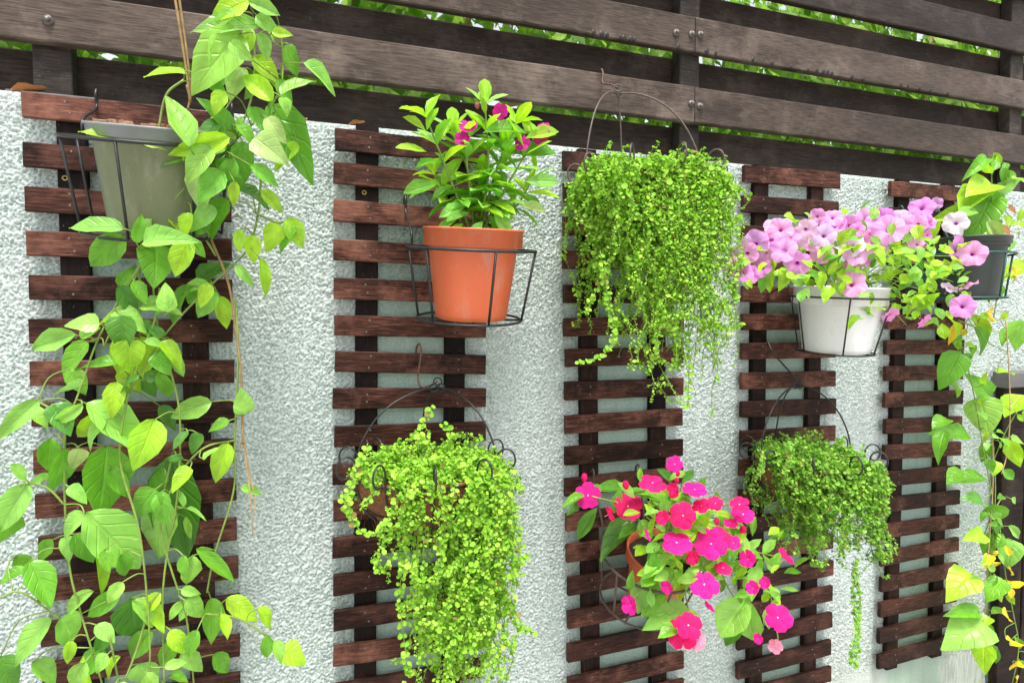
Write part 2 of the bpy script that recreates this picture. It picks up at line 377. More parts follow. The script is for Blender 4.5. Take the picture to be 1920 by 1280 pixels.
# ------------------------------------------------------------------ wall
WTOP = H + .418
TX = [-.445, .095, .6214, 1.1526, 1.6908]        # left ends of the five trellises
TW = .337
def build_wall():
    st = .0025
    xs = np.concatenate([np.arange(-3, -.8, .08), np.arange(-.8, 2.75, st), np.arange(2.75, 6, .08)])
    zs = np.concatenate([np.arange(0, .38, .04), np.arange(.38, WTOP, st), [WTOP]])
    nx, nz = len(xs), len(zs)
    def band(l0, l1):
        f = np.fft.rfft2(rng.standard_normal((nz, nx)))
        k = np.hypot(np.fft.fftfreq(nz, st)[:, None], np.fft.rfftfreq(nx, st)[None, :])
        f *= np.exp(-(k * l0) ** 2 * 1.2) * (1 - np.exp(-(k * l1) ** 2 * .6))
        a = np.fft.irfft2(f, s=(nz, nx)); return a / a.std()
    a = band(.0038, .014); c = band(.013, .05)
    h = np.where(a > -.2, np.tanh((a + .2) * 1.0), (a + .2) * .55) * .0030 + c * .0007
    X, Z = np.meshgrid(xs, zs)
    amp = np.ones_like(X); sage_shade = np.zeros_like(X)
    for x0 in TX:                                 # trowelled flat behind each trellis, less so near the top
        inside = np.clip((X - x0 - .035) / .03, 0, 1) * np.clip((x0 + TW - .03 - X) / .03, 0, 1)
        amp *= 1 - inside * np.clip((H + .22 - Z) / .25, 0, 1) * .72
        sage_shade = np.maximum(sage_shade, inside * np.clip((H + .40 - Z) / .3, 0, 1))
    lump = np.clip((H - 1.06 - Z) / .06, 0, 1) * np.clip((X - 1.45) / .15, 0, 1) * np.clip((2.02 - X) / .15, 0, 1)
    amp *= 1 - lump * .85                         # smeared smooth patch low on the right
    amp *= np.clip((WTOP - Z) / .012, .15, 1)
    h = h * amp
    pit_shade = np.clip((-.15 - a) / .9, 0, 1) * np.clip(amp * 1.4, 0, 1)      # relief shade painted into the pits of the render
    P = np.stack([X, -h, Z], -1).reshape(-1, 3)
    idx = np.arange(nx * nz).reshape(nz, nx)
    Q = np.stack([idx[:-1, :-1], idx[:-1, 1:], idx[1:, 1:], idx[1:, :-1]], -1).reshape(-1, 4)
    # top and back
    nb = len(P); T = .14
    ext = np.stack([xs, np.full(nx, T), np.full(nx, WTOP)], -1)
    ext2 = np.stack([xs, np.full(nx, T), np.zeros(nx)], -1)
    P = np.concatenate([P, ext, ext2])
    e = nb + np.arange(nx); e2 = nb + nx + np.arange(nx); top = idx[-1]
    Q = np.concatenate([Q, np.stack([top[:-1], top[1:], e[1:], e[:-1]], -1), np.stack([e[:-1], e[1:], e2[1:], e2[:-1]], -1)])
    me = bpy.data.meshes.new('m')
    me.vertices.add(len(P)); me.vertices.foreach_set('co', P.astype(np.float32).ravel())
    me.loops.add(Q.size); me.loops.foreach_set('vertex_index', Q.astype(np.int32).ravel())
    me.polygons.add(len(Q)); me.polygons.foreach_set('loop_start', np.arange(0, Q.size, 4, dtype=np.int32))
    me.update(calc_edges=True); me.validate()
    sm = np.ones(len(me.polygons), dtype=bool); sm[-(2 * (nx - 1)):] = False
    me.polygons.foreach_set('use_smooth', sm)
    at_ = me.attributes.new('sage_shade', 'FLOAT', 'POINT'); fr = np.zeros(len(P), dtype=np.float32); fr[:nb] = sage_shade.ravel(); at_.data.foreach_set('value', fr)
    at_ = me.attributes.new('pit_shade', 'FLOAT', 'POINT'); fr = np.zeros(len(P), dtype=np.float32); fr[:nb] = pit_shade.ravel(); at_.data.foreach_set('value', fr)
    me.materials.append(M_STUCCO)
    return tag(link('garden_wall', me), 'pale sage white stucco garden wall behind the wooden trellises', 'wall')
build_wall()

# ------------------------------------------------------------------ fence on the wall
fence = thing('slatted_fence', (1, .04, WTOP), 'dark brown slatted timber fence standing on top of the stucco wall', 'fence')
def board(parent, x0, x1, z0, z1, y0, t, mat, name='board'):
    V, F = plank(x1 - x0, z1 - z0, t, max(8, int((x1 - x0) / .08)), .0007, .003)
    o = link(name, mesh(V, F, mat, False), parent, Matrix.Translation(((x0 + x1) / 2, y0 + t / 2, (z0 + z1) / 2)))
    return o
JX = [-.395, 1.015, 2.36]
PX = [(-.444, -.382), (.985, 1.046), (2.30, 2.362), (3.65, 3.71), (-1.85, -1.79)]
def bolt(parent, x, z, y=0):
    V, F = lathe([(0, .012), (.0035, .0115), (.0055, .009), (.0055, .004), (.0095, .0035), (.0095, 0)], (0, 0, 0), 10)
    link('bolt', mesh(V, F, M_BOLT), parent, Matrix.Translation((x, y, z)) @ Matrix.Rotation(math.pi / 2, 4, 'X'))
front = [(.515, .608), (.697, .789), (.880, .972), (1.063, 1.155), (1.246, 1.338)]
for bi, (z0, z1) in enumerate(front):
    segs = [(-2.4, 1.0135), (1.0165, 2.50), (2.503, 4.6)] if bi < 2 else [(-2.4, 1.0135), (1.0165, 4.6)]
    bs = []
    for (x0, x1) in segs:
        bs.append(board(fence, x0, x1, H + z0, H + z1, 0.0, .022, M_BOARD))
    zc = H + (z0 + z1) / 2
    bolt(bs[0], 1.003, zc + random.uniform(-.006, .006)); bolt(bs[1], 1.030, zc + random.uniform(-.006, .006))
    bolt(bs[0], -.41, zc - .008)
    if bi == 1:
        bolt(bs[0], .955, zc - .006)
        for px in (1113, 1128, 1138, 1163, 1170, 1183, 1190, 1272):       # black resin beads under the board edge
            p = at(px, 100 - (1303 - px) * .165 - 4, 0)
            V, F = lathe([(0, .007), (.0035, .005), (.0045, 0), (.003, -.006), (0, -.008)], (0, 0, 0), 7)
            link('resin_bead', mesh(V, F, M_RESIN), bs[0], Matrix.Translation((p.x, -.0005, H + z0 + .006)) @ Matrix.Scale(random.uniform(.8, 1.5), 4, (1, 0, 0)) @ Matrix.Scale(.4, 4, (0, 1, 0)))
        for px in (1325, 1342, 1412, 1448, 1484, 1516, 1532, 1544, 1552, 1560, 1598, 1620, 1690, 1703, 1725, 1745, 1778):
            p = at(px, 100 + (px - 1303) * .162 - 6, 0)
            V, F = lathe([(0, .007), (.0035, .005), (.0045, 0), (.003, -.006), (0, -.008)], (0, 0, 0), 7)
            link('resin_bead', mesh(V, F, M_RESIN), bs[1], Matrix.Translation((p.x, -.0005, H + z0 + random.uniform(.004, .010))) @ Matrix.Scale(random.uniform(.8, 1.7), 4, (1, 0, 0)) @ Matrix.Scale(.4, 4, (0, 1, 0)))
for (x0, x1) in PX:
    V, F = plank(1.06, x1 - x0, .038, 8, .0005, .002)
    o = link('post', mesh(V, F, M_POST, False), fence, Matrix.Translation(((x0 + x1) / 2, .0425, WTOP + .531)) @ Matrix.Rotation(math.pi / 2, 4, 'Y'))
for k in range(5):
    z1 = .519 + k * .1835
    board(fence, -2.4, 4.6, H + z1 - (.096 if k == 0 else .093), H + z1, .063, .02, M_BACK)
# grey base plate of the post
V, F = plank(.14, .006, .05, 4, .0002, .001)
link('base_plate', mesh(V, F, M_GALV, False), fence, Matrix.Translation((-.412, .034, WTOP + .0035)))

# ------------------------------------------------------------------ trellises
MEAS_L = [
 {0:(36,169),1:(40,265),2:(40,348),3:(45,432),4:(48,515),5:(52,597),6:(56,676),7:(61,754),9:(65,928),10:(69,1007),11:(75,1085),12:(76,1170),13:(79,1245)},
 {0:(622,240),1:(625,302),2:(625,372),3:(626,447),4:(628,520),5:(626,590),6:(625,657),7:(627,727),8:(625,799),9:(624,870),10:(625,939),11:(625,1009),12:(625,1079),13:(625,1145),14:(624,1212),15:(624,1284)},
 {0:(1058,283),4:(1058,534),5:(1059,597),6:(1059,654),7:(1061,715),8:(1061,780),9:(1062,837),10:(1064,896),11:(1066,963),12:(1067,1021),13:(1069,1083),14:(1071,1146),15:(1073,1208),16:(1073,1271)},
 {0:(1399,309),1:(1397,366),2:(1395,422),4:(1392,536),5:(1390,588),6:(1389,643),7:(1389,699),8:(1388,752),9:(1388,808),10:(1388,862),17:(1389,1243)},
 {0:(1671,339),1:(1670,388),6:(1662,637),7:(1662,686),8:(1661,736),9:(1658,786),10:(1658,834),11:(1657,885),12:(1656,933),13:(1655,983),14:(1654,1036),15:(1652,1083),16:(1650,1131),17:(1649,1180),18:(1648,1228)}]
MEAS_R = [
 {3:(429,446),4:(431,524),5:(434,599),6:(437,675),7:(439,752),8:(440,823),9:(442,897),10:(444,972),11:(445,1044),12:(446,1115),13:(449,1192),14:(450,1262)},
 {0:(912,271),5:(909,598),6:(908,667),7:(908,728),8:(908,790),13:(905,1106),14:(905,1175)},
 {5:(1276,591),6:(1279,650),7:(1279,709),8:(1282,765),9:(1282,823),16:(1292,1221),17:(1292,1271)},
 {0:(1580,323),1:(1578,378),7:(1570,695),8:(1568,747),9:(1567,798),15:(1559,1098),16:(1559,1147),17:(1558,1199),18:(1558,1249)},
 {0:(1821,352),6:(1810,637),7:(1807,684),8:(1805,731),9:(1805,780),10:(1803,828),11:(1802,872),12:(1800,919),13:(1798,964),14:(1797,1007),15:(1794,1055),16:(1792,1102),17:(1791,1145),18:(1790,1188)}]
FIT = [(-.445, .4028, 0.0), (.095, .4088, -.0169), (.6214, .4042, .0090), (1.1526, .4093, -.0028), (1.6908, .4083, -.0090)]
TLAB = ['dark red brown slatted trellis behind the trailing vine, nearest and leftmost of five',
        'dark brown slatted trellis behind the orange pot in its wire ring, second from left',
        'dark brown slatted trellis behind the magenta flowers, the middle one of five',
        'dark brown slatted trellis left of the white pot, behind the lowest right basket',
        'dark brown slatted trellis nearest the dark timber screen, rightmost of five']
SLATY = -.03
V, F = lathe([(0, .0001), (.0008, .0003), (.0018, .0006), (.0022, 0)], (0, 0, 0), 8); ME_SCREW = mesh(V, F, M_BOLT)
trellis = []
for t in range(5):
    xl, z0, tilt = FIT[t]
    root = thing('slatted_trellis', (xl + TW / 2, -.015, H - .52), TLAB[t], 'trellis', 'slatted trellises mounted on the wall')
    trellis.append(root)
    for i in range(19):
        zl = H + z0 - i * .08; zr = zl + TW * math.sin(tilt)
        xa = xl + i * .08 * math.sin(tilt)
        if i in MEAS_L[t]: zl = .15 * zl + .85 * at(*MEAS_L[t][i], SLATY).z
        if i in MEAS_R[t]: zr = .15 * zr + .85 * at(*MEAS_R[t][i], SLATY).z
        elif i in MEAS_L[t]: zr = zl + TW * math.sin(tilt) - .002
        a = math.atan2(zr - zl, TW)
        hh = .045 + random.uniform(-.001, .001)
        V, F = plank(TW + random.uniform(-.003, .003), hh, .012, 12, .0007, .0014)
        M = Matrix.Translation((xa + TW / 2 + random.uniform(-.002, .002), SLATY + .006, (zl + zr) / 2 - hh / 2)) @ Matrix.Rotation(-a, 4, 'Y')
        so_ = link('slat', mesh(V, F, M_SLAT, False), root, M)
        for off in (.070, .268):
            for dz in (-.010, .011):
                link('screw', ME_SCREW, so_, M @ Matrix.Translation((off - TW / 2 + random.uniform(-.006, .006), -.0061, dz + random.uniform(-.003, .003))) @ Matrix.Rotation(math.pi / 2, 4, 'X'))
    for off in (.070, .268):
        L = 18.9 * .08
        V, F = plank(L, .047, .0175, 20, .0005, .0015)
        cx = xl + off + .75 * math.sin(tilt)
        M = Matrix.Translation((cx, -.009, H + z0 + .008 - L / 2)) @ Matrix.Rotation(math.pi / 2 - tilt, 4, 'Y')
        link('rail', mesh(V, F, M_RAIL, False), root, M)
    if t in (0, 1):
        p = at(*[(122, 334), (683, 361)][t], -.0185)
        V, F = tube(circle((0, 0, 0), .004, 14, (0, 1, 0)), .0013, 6, True)
        link('brass_eyelet', mesh(V, F, M_BRASS), root, Matrix.Translation(p))

# ------------------------------------------------------------------ dark timber screen at the right end
sx = 2.20
scr = thing('timber_screen', (sx + .35, -.03, 0), 'dark weathered timber screen standing against the wall beside the yellowing vine', 'screen')
for k in range(6):
    wd = .118
    V, F = plank(H - .235, wd - .006, .024, 10, .001, .002)
    link('plank', mesh(V, F, M_SCREEN, False), scr, Matrix.Translation((sx + wd * (k + .5), -.028 + random.uniform(-.002, .002), (H - .235) / 2)) @ Matrix.Rotation(math.pi / 2, 4, 'Y'))
V, F = plank(.74, .05, .05, 8, .0007, .003)
link('cap_rail', mesh(V, F, M_GALV, False), scr, Matrix.Translation((sx + .36, -.036, H - .208)))

# ------------------------------------------------------------------ leaf shapes (shared)
def leaf_shape(prof, nl=6, fold=.12, droop=.25, wave=.0, seed=0, tip=0.0):
    """unit leaf along +Y, width along X; prof(v) half width 0..1 (max 1 -> .5)"""
    r = random.Random(seed); V = []; UV = []; F = []
    us = (-1, -.5, 0, .5, 1)
    sk = r.uniform(-.06, .06)
    vs = (0, .05, .17, .38, .62, .84, 1) if nl == 6 else [i / nl for i in range(nl + 1)]
    for i in range(nl + 1):
        v = vs[i]
        hw = .5 * prof(v)
        for u in us:
            x = u * hw * (1 + (r.uniform(-.06, .06) if abs(u) == 1 else 0)) + sk * v * v
            z = fold * abs(u) * hw * 2 - droop * v * v + (wave * math.sin(v * 9 + u * 2 + seed) * abs(u)) - .05 * (abs(u) > .9) * hw
            V.append((x, v, z)); UV.append((.5 + u * .5, v))
    for i in range(nl):
        for k in range(4):
            a = i * 5 + k
            F.append((a, a + 1, a + 6, a + 5))
    return V, F, UV
def heart(v): return max(.03, math.sin(math.pi * min(1, v ** .58)) ** .75 * (1 - .12 * v) * 1.04)
def ovate(v): return max(.02, math.sin(math.pi * v ** .72) ** .85 * 1.02)
def obov(v): return max(.05, math.sin(math.pi * v ** 1.25) ** .75)
def lance(v): return max(.02, math.sin(math.pi * v ** .85) ** .9)
def shapes(prof, mat, n, fold, droop, wave, nl=6):
    out = []
    for s in range(n):
        V, F, UV = leaf_shape(prof, nl, fold * random.uniform(.5, 1.5), droop * random.uniform(.2, 1.5), wave, s)
        out.append(mesh(V, F, mat, True, UV))
    return out
L_HEART = shapes(heart, M_LEAF, 6, .14, .34, .03)
L_OVATE = shapes(ovate, M_LEAF, 8, .18, .40, .03)
L_OBOV = shapes(obov, M_LEAF2, 6, .14, .22, .012)
L_LANCE = shapes(lance, M_LEAF2, 4, .2, .3, .0)

TONE = [(.165, .43, .034), (.30, .60, .10), (.38, .66, .035), (.10, .285, .035), (.44, .60, .18), (.40, .17, .05), (.80, .60, .03)]
def jitter(c, a=.14):
    k = 1 + random.uniform(-a, a); g = random.uniform(-a, a) * .5
    return (min(1, c[0] * k * (1 + g)), min(1, c[1] * k), min(1, c[2] * k * (1 - g)), 1)

def place_leaf(name, me, parent, base, tip, wr, col, up=.55, jit=.3, normal=None):
    base = Vector(base); tip = Vector(tip); d = tip - base; L = d.length; y = d.normalized()
    if normal is None:
        n = (CP - base).normalized() * .8 + Vector((0, 0, up)) + Vector((random.uniform(-jit, jit), random.uniform(-jit, jit), random.uniform(-jit, jit)))
    else: n = Vector(normal)
    n = n - y * n.dot(y)
    if n.length < 1e-4: n = y.orthogonal()
    n.normalize(); x = y.cross(n)
    M = Matrix.Identity(4)
    for i in range(3):
        M[i][0] = x[i] * L * wr; M[i][1] = y[i] * L; M[i][2] = n[i] * L; M[i][3] = base[i]
    o = link(name, me, parent, M)
    o.color = col
    return o

# ------------------------------------------------------------------ wire pot holders and pots
def tilt_about(c, a):
    return Matrix.Translation(c) @ Matrix.Rotation(a, 4, 'X') @ Matrix.Translation(-Vector(c))

def holder(name, c, R, h, r2, mat, label, hooks, slat_z, n=6, ph=.3, rw=.0026, tilt=0.0):
    """ring, lower ring, uprights, base bars, and two hooks over a slat. c = centre of the top ring"""
    c0 = Vector(c); T = tilt_about(c0, tilt)
    c = c0; cb = c - Vector((0, 0, h))
    o = thing(name, (c.x, c.y, c.z - h), label, 'pot holder', 'wire pot holders hooked on the trellises')
    X = lambda pts: [T @ Vector(p) for p in pts]
    wire('top_ring', X(circle(c, R, 48)), rw * 1.15, mat, o, 0, True)
    wire('lower_ring', X(circle(cb, r2, 40)), rw, mat, o, 0, True)
    for k in range(n):
        a = ph + 2 * math.pi * k / n
        d = Vector((math.cos(a), math.sin(a), 0))
        wire('upright', X([c + d * R, cb + d * r2]), rw, mat, o, 0)
    for k in range(2):
        a = ph + math.pi * (k / 2 + .1); d = Vector((math.cos(a), math.sin(a), 0))
        wire('base_bar', X([cb + d * r2 - Vector((0, 0, rw)), cb - d * r2 - Vector((0, 0, rw))]), rw, mat, o, 0)
    for hx in hooks:
        dx = hx - c.x; yb = c.y + math.sqrt(max(.0001, R * R - dx * dx))
        yf = SLATY - rw - .0012
        e = T @ Vector((hx, yb, c.z))
        pts = [e, (hx, min(yf, e.y + .004), e.z + .03), (hx, yf, slat_z - .02), (hx, yf - .001, slat_z + .004), (hx, SLATY + .003, slat_z + .016), (hx, SLATY + .0145, slat_z + .004), (hx, SLATY + .0155, slat_z - .02)]
        wire('hook', pts, rw, mat, o, 5)
    return o

def pot(parent, c, R, h, rb, mat, rimh=.028, rimmat=None, lip=.006, depth=.02, fill=M_SOIL, T=Matrix.Identity(4)):
    """c = centre of the top opening; T tilts the finished pot"""
    c = Vector(c); t = .003
    z1 = -rimh
    def rad(z): return rb + (R - lip - rb) * (1 + z / h)
    body = [(0, -h), (rb - .006, -h), (rb, -h + .003), (rb + .0008, -h + .012), (rad(-h * .5), -h * .5), (rad(z1) - .0005, z1 - .002), (rad(z1), z1)]
    V, F = lathe(body, c); part('pot_body', [T @ v for v in V], F, mat, parent)
    rim = [(rad(z1) - .001, z1 - .001), (R - .003, z1), (R - .0005, z1 + .002), (R, -.004), (R + .002, -.003), (R + .0024, -.0005), (R + .001, .001), (R - t, .0005), (R - t - .002, -depth - .01)]
    V, F = lathe(rim, c); part('pot_rim', [T @ v for v in V], F, rimmat or mat, parent)
    n = 40; V = []; F = []
    for i, rr in enumerate((0.02, .4, .75, 1)):
        for k in range(n):
            a = 2 * math.pi * k / n; q = (R - t - .002) * rr
            V.append(c + Vector((q * math.cos(a), q * math.sin(a), -depth + random.uniform(-.003, .003) + (1 - rr) * .006)))
    for i in range(3):
        for k in range(n): F.append((i * n + k, (i + 1) * n + k, (i + 1) * n + (k + 1) % n, i * n + (k + 1) % n))
    F.append(tuple(range(n)))
    part('soil', [T @ v for v in V], F, fill, parent)

def slat_top(t, i):
    p = MEAS_L[t].get(i)
    return at(*p, SLATY).z if p else H + FIT[t][1] - i * .08

# ---- 1: left olive pot with the trailing vine -----------------------------
C1 = Vector((-.222, -.178, H + .302)); T1 = tilt_about(C1, .26)
holder('pot_holder', C1, .124, .152, .108, M_WIRE, 'black wire ring holder around the olive pot at upper left', (-.33, -.10), slat_top(0, 0), n=7, ph=2.75, tilt=.26)
vine = thing('potted_vine', (C1.x, C1.y, C1.z - .15), 'olive plastic pot with a large leafy vine trailing down the leftmost trellis', 'plant', 'potted plants on the wall')
pot(vine, (C1.x + .018, C1.y, C1.z + .024), .104, .175, .084, M_OLIVE, .02, M_GREYRIM, depth=.006, fill=M_BARK, T=T1)
for k in range(46):
    a = random.uniform(0, 6.28); q = .092 * math.sqrt(random.random())
    s = random.uniform(.005, .013)
    V, F = plank(s * 2, s * .8, s * .5, 2, .0015, .001)
    link('bark_chip', mesh(V, F, M_BARK, False), vine, T1 @ Matrix.Translation((C1.x + .018 + q * math.cos(a), C1.y + q * math.sin(a), C1.z + .022 + random.uniform(-.001, .004))) @ Matrix.Rotation(random.uniform(0, 3), 4, 'Z') @ Matrix.Rotation(random.uniform(-.5, .5), 4, 'X'))

LV = """466 1 396 29 .55 2|467 3 522 24 .6 1|486 48 365 50 .38 1|451 62 366 150 .55 1|510 60 546 64 .5 2|506 45 512 74 .4 1|449 103 396 162 .4 1|349 137 270 136 .36 2
470 53 460 104 .5 2|485 62 503 109 .6 1|477 106 520 150 .6 2|512 190 453 130 .5 2|455 127 430 178 .6 4|526 178 584 143 .62 1|570 117 628 160 .42 1|530 182 545 212 .9 1
509 195 581 328 .42 0|560 270 510 310 .5 2|354 276 320 177 .46 1|437 248 383 180 .46 0|430 258 322 287 .36 2|424 272 352 293 .5 0|350 294 260 308 .5 0|478 258 532 300 .75 4
436 265 428 352 .42 3|455 265 452 345 .5 0|470 310 522 342 .5 0|387 318 368 388 .8 4|252 272 155 240 .46 2|265 270 312 274 .5 4|232 428 131 422 .42 1|233 442 164 500 .56 0
255 455 265 405 .45 0|268 455 350 438 .52 1|280 450 340 470 .5 3|290 458 300 530 .85 0|336 430 325 398 1 2|430 375 380 436 .65 0|395 537 321 532 .42 1|355 448 328 515 .6 2
358 450 382 480 .6 0|355 535 312 597 .5 0|372 530 425 490 .62 3|386 530 350 572 .6 0|405 545 368 597 .5 1|412 555 425 613 .5 2|445 352 505 385 .5 3|490 355 530 395 .45 2
538 410 566 460 .66 2|450 430 448 470 .5 2|470 440 478 488 .6 2|487 483 503 557 .3 2|440 340 437 385 .45 2|257 585 187 588 .5 2|262 600 215 640 .5 2|265 600 288 632 .6 0
143 628 52 650 .46 1|150 632 183 615 .5 1|165 640 108 705 .52 0|158 722 100 733 .42 1|240 620 222 700 .5 2|265 630 275 706 .52 2|270 640 312 650 .5 1|315 665 347 703 .52 1
295 700 328 748 .42 0|397 752 320 780 .52 1|160 755 288 840 .46 1|155 757 95 800 .36 1|190 775 143 825 .6 2|290 785 258 876 .62 2|200 836 192 962 .66 0|320 855 342 1045 .44 3
92 822 92 880 .6 0|120 840 108 925 .5 0|150 840 140 880 .8 4|72 750 -6 818 .38 1|55 905 -12 1000 .46 1|10 958 0 1040 .6 0|60 905 97 888 .6 0|160 962 106 1005 .62 1
162 960 262 1065 .56 1|315 940 262 1050 .8 1|182 1015 213 1105 .27 2|195 1030 205 1070 .6 0|225 1040 243 1080 .6 0|360 1040 350 1097 .56 1|368 1028 441 1087 .26 0|52 1068 -6 1090 .56 0
55 1050 100 1128 .52 0|175 1107 112 1150 .42 1|112 1158 152 1206 .8 1|97 1158 8 1240 .46 1|0 1230 25 1292 .7 3|225 1115 158 1152 .6 0|245 1120 255 1200 .85 3|248 1125 290 1170 .6 1
270 1120 310 1180 .38 2|345 1128 312 1160 .5 1|340 1105 372 1112 .6 1|347 1125 392 1150 .7 1|395 1120 405 1205 .46 0|425 1120 482 1160 .5 2|482 1140 516 1172 .6 2|527 1217 572 1240 .9 2
415 1150 430 1195 .5 2|132 1200 130 1245 .5 2|200 1215 138 1272 .6 0|262 1242 286 1292 .8 1|308 1250 348 1240 .52 1|320 1265 352 1272 .7 0|450 915 492 922 .46 1|430 788 394 800 .6 0
428 830 402 902 .5 2|345 950 334 915 .32 1|350 952 386 962 .24 1|348 968 357 1010 .3 1|285 1180 240 1235 .6 0|330 1200 300 1250 .6 0|205 1180 180 1225 .6 3|235 720 200 770 .6 0
255 690 300 735 .6 3|225 540 250 500 .5 0|300 760 330 800 .55 3|370 1180 350 1230 .6 0|60 1240 110 1275 .6 1|30 1040 60 1078 .6 0|405 300 450 330 .55 0|420 170 400 210 .6 2|410 62 385 108 .5 1|440 20 400 40 .5 1|480 30 520 60 .6 1|430 80 470 110 .6 1|380 140 420 175 .55 0|500 220 530 262 .6 4|470 200 500 245 .6 0|410 225 380 262 .6 3
445 235 480 268 .6 0|520 150 545 185 .6 0|320 640 300 690 .6 2|225 690 260 735 .6 2|130 690 160 735 .6 0|205 880 240 930 .5 0|140 1000 175 1050 .6 0|230 1090 200 1130 .6 1|300 1110 270 1150 .6 2|180 1170 215 1200 .6 1
100 1010 70 1050 .6 0|20 870 50 900 .5 1|320 1180 345 1225 .6 2|365 1120 335 1160 .6 1|225 1230 190 1270 .6 2|400 1225 430 1260 .6 0|160 1240 130 1290 .6 1|345 1215 375 1260 .6 1|300 880 290 930 .6 0|255 860 230 900 .6 0|395 275 350 330 .6 1|415 320 375 372 .6 0|400 385 365 425 .6 1|372 262 335 292 .5 2|440 300 415 345 .6 0|360 400 330 440 .6 2|425 240 385 285 .55 1"""
LEAVES1 = []; STEMPTS = {}
for row in LV.replace('\n', '|').split('|'):
    bx, by, tx, ty, wr, tn = [float(q) for q in row.split()]
    depth = -.215 + random.uniform(-.045, .035) - (.03 if by < 350 else 0)
    if by > 500: depth += .045
    if int(tn) == 3: depth += .03
    if int(tn) == 1: depth -= .025
    L = math.hypot(tx - bx, ty - by) / 1200
    b = at(bx, by, depth); tp = at(tx, ty, depth - L * random.uniform(-.25, .4))
    tp = b + (tp - b) * 1.06
    LEAVES1.append(place_leaf('leaf', random.choice(L_HEART if wr > .68 else L_OVATE), vine, b, tp, wr * 1.0, jitter(TONE[int(tn)]), up=.5, jit=.4))

def stems(parent, txt, mat, r, depth0, dj=.02, name='stem'):
    for row in txt.strip().split('\n'):
        q = [float(v) for v in row.split()]
        pts = []
        d = depth0 + random.uniform(-dj, dj)
        for i in range(0, len(q), 2):
            pts.append(at(q[i], q[i + 1], d + random.uniform(-.006, .006)))
        wire(name, pts, r, mat, parent, 6, sides=6, r1=r * .75)
        if name == 'stem': STEMPTS.setdefault(parent.name, []).extend(spline(pts, 12))
def petioles(parent, leaves, maxd=.13, r=.0011):
    for lf in leaves:
        M = WORLD[lf]; b = M.translation; y = Vector((M[0][1], M[1][1], M[2][1]))
        q = min(STEMPTS[parent.name], key=lambda p: (p - b).length_squared)
        if .004 < (q - b).length < maxd:
            mid = (q + b) / 2 - y.normalized() * (q - b).length * .2
            o = wire('petiole', [q, mid, b + y * .02], r, M_STEM, parent, 4, sides=5)
stems(vine, """345 150 312 178 298 240 290 300 284 415 286 520 296 620 300 660
525 60 531 120 514 190 430 275 322 400 262 500 225 560 182 640 150 730 122 800
470 50 478 110 470 190 440 260 410 312 336 390 275 480 235 560 195 650
490 320 484 400 462 470 400 530 332 600 290 655 240 740
122 790 121 920 130 1060 152 1150 192 1282
322 860 306 930 303 1002 335 1110 350 1160 364 1285
442 560 446 640 445 720 440 830 438 920 402 1040 388 1110
440 825 385 838 342 880 314 932
385 1150 445 1158 490 1185 528 1218
262 490 262 560 260 640 230 735
300 540 290 600 270 650 242 735
310 660 335 760 338 850
240 735 225 860 262 1000 280 1180 280 1290
338 850 330 950 306 1100 308 1290
280 1130 262 1200 240 1260 225 1290
405 480 350 380 365 300 400 240 440 180
0 1120 40 1110 110 1158
70 752 105 772 118 790
55 905 90 915 120 945
480 400 520 418 540 412
205 1190 215 1240 225 1290""", M_STEM, .0021, -.20)
def extra_leaves(parent, out, n, s0, s1, tones, y0=-9, jit=.03):
    for k in range(n):
        p = random.choice(STEMPTS[parent.name])
        b = p + Vector((random.uniform(-jit, jit), random.uniform(-.03, .0), random.uniform(-jit, jit)))
        a = random.uniform(-2.6, -.5) if random.random() < .75 else random.uniform(-.5, 3.6)
        d = Vector((math.cos(a), random.uniform(-.5, .1), math.sin(a))).normalized() * random.uniform(s0, s1)
        wr = random.uniform(.45, .8)
        out.append(place_leaf('leaf', random.choice(L_HEART if wr > .6 else L_OVATE), parent, b, b + d, wr, jitter(TONE[random.choice(tones)]), up=.6, jit=.45))
extra_leaves(vine, LEAVES1, 62, .03, .06, [0, 0, 1, 1, 2, 3])
petioles(vine, LEAVES1)
stems(vine, """322 -40 335 40 349 130 356 192
330 -40 342 40 354 130 358 192
392 440 428 530 442 620 452 700 455 820 458 828
350 160 356 185 352 205""", M_STEMB, .0024, -.19, .005)
stems(vine, """455 815 462 870 470 940 474 1005
457 820 466 880 478 935 476 960
455 818 450 840""", M_ROOT, .0014, -.17, .005, 'root')

# ---- 2: orange pot with rose periwinkle on the second trellis ----------------
C2 = Vector((.350, -.172, H + .142))
holder('pot_holder', C2, .131, .142, .108, M_WIRE, 'black wire ring holder around the upright orange pot', (.242, .43), slat_top(1, 2), n=6, ph=-.45, tilt=.14)
vin1 = thing('potted_periwinkle', (C2.x, C2.y, C2.z - .14), 'orange plastic pot with upright bright green leaves and small rose flowers', 'plant', 'potted plants on the wall')
PC = Vector((.352, -.178, H + .182))
pot(vin1, PC, .100, .1815, .073, M_TERRA, .036, depth=.02, T=tilt_about(C2, .14))
def petal_shape(seed=0, w=1.0):
    V, F, UV = leaf_shape(lambda v: max(.12, math.sin(math.pi * (v * .93) ** 1.5) ** .6) * w, 5, -.05, .12, .02, seed)
    return V, F, UV
V, F, UV = petal_shape(3); ME_PET = mesh(V, F, M_PETAL, True, UV)
V, F = lathe([(0, .012), (.07, .01), (.1, 0), (.05, -.12), (.04, -.5), (0, -.55)], (0, 0, 0), 8); 
M_EYE = simple('flower_eye', (.75, .5, .5), .6, var=.1); ME_EYE = mesh(V, F, M_EYE)
M_EYED = simple('flower_eye_dark', (.45, .02, .15), .6, var=.1); ME_EYED = mesh(V, F, M_EYED)
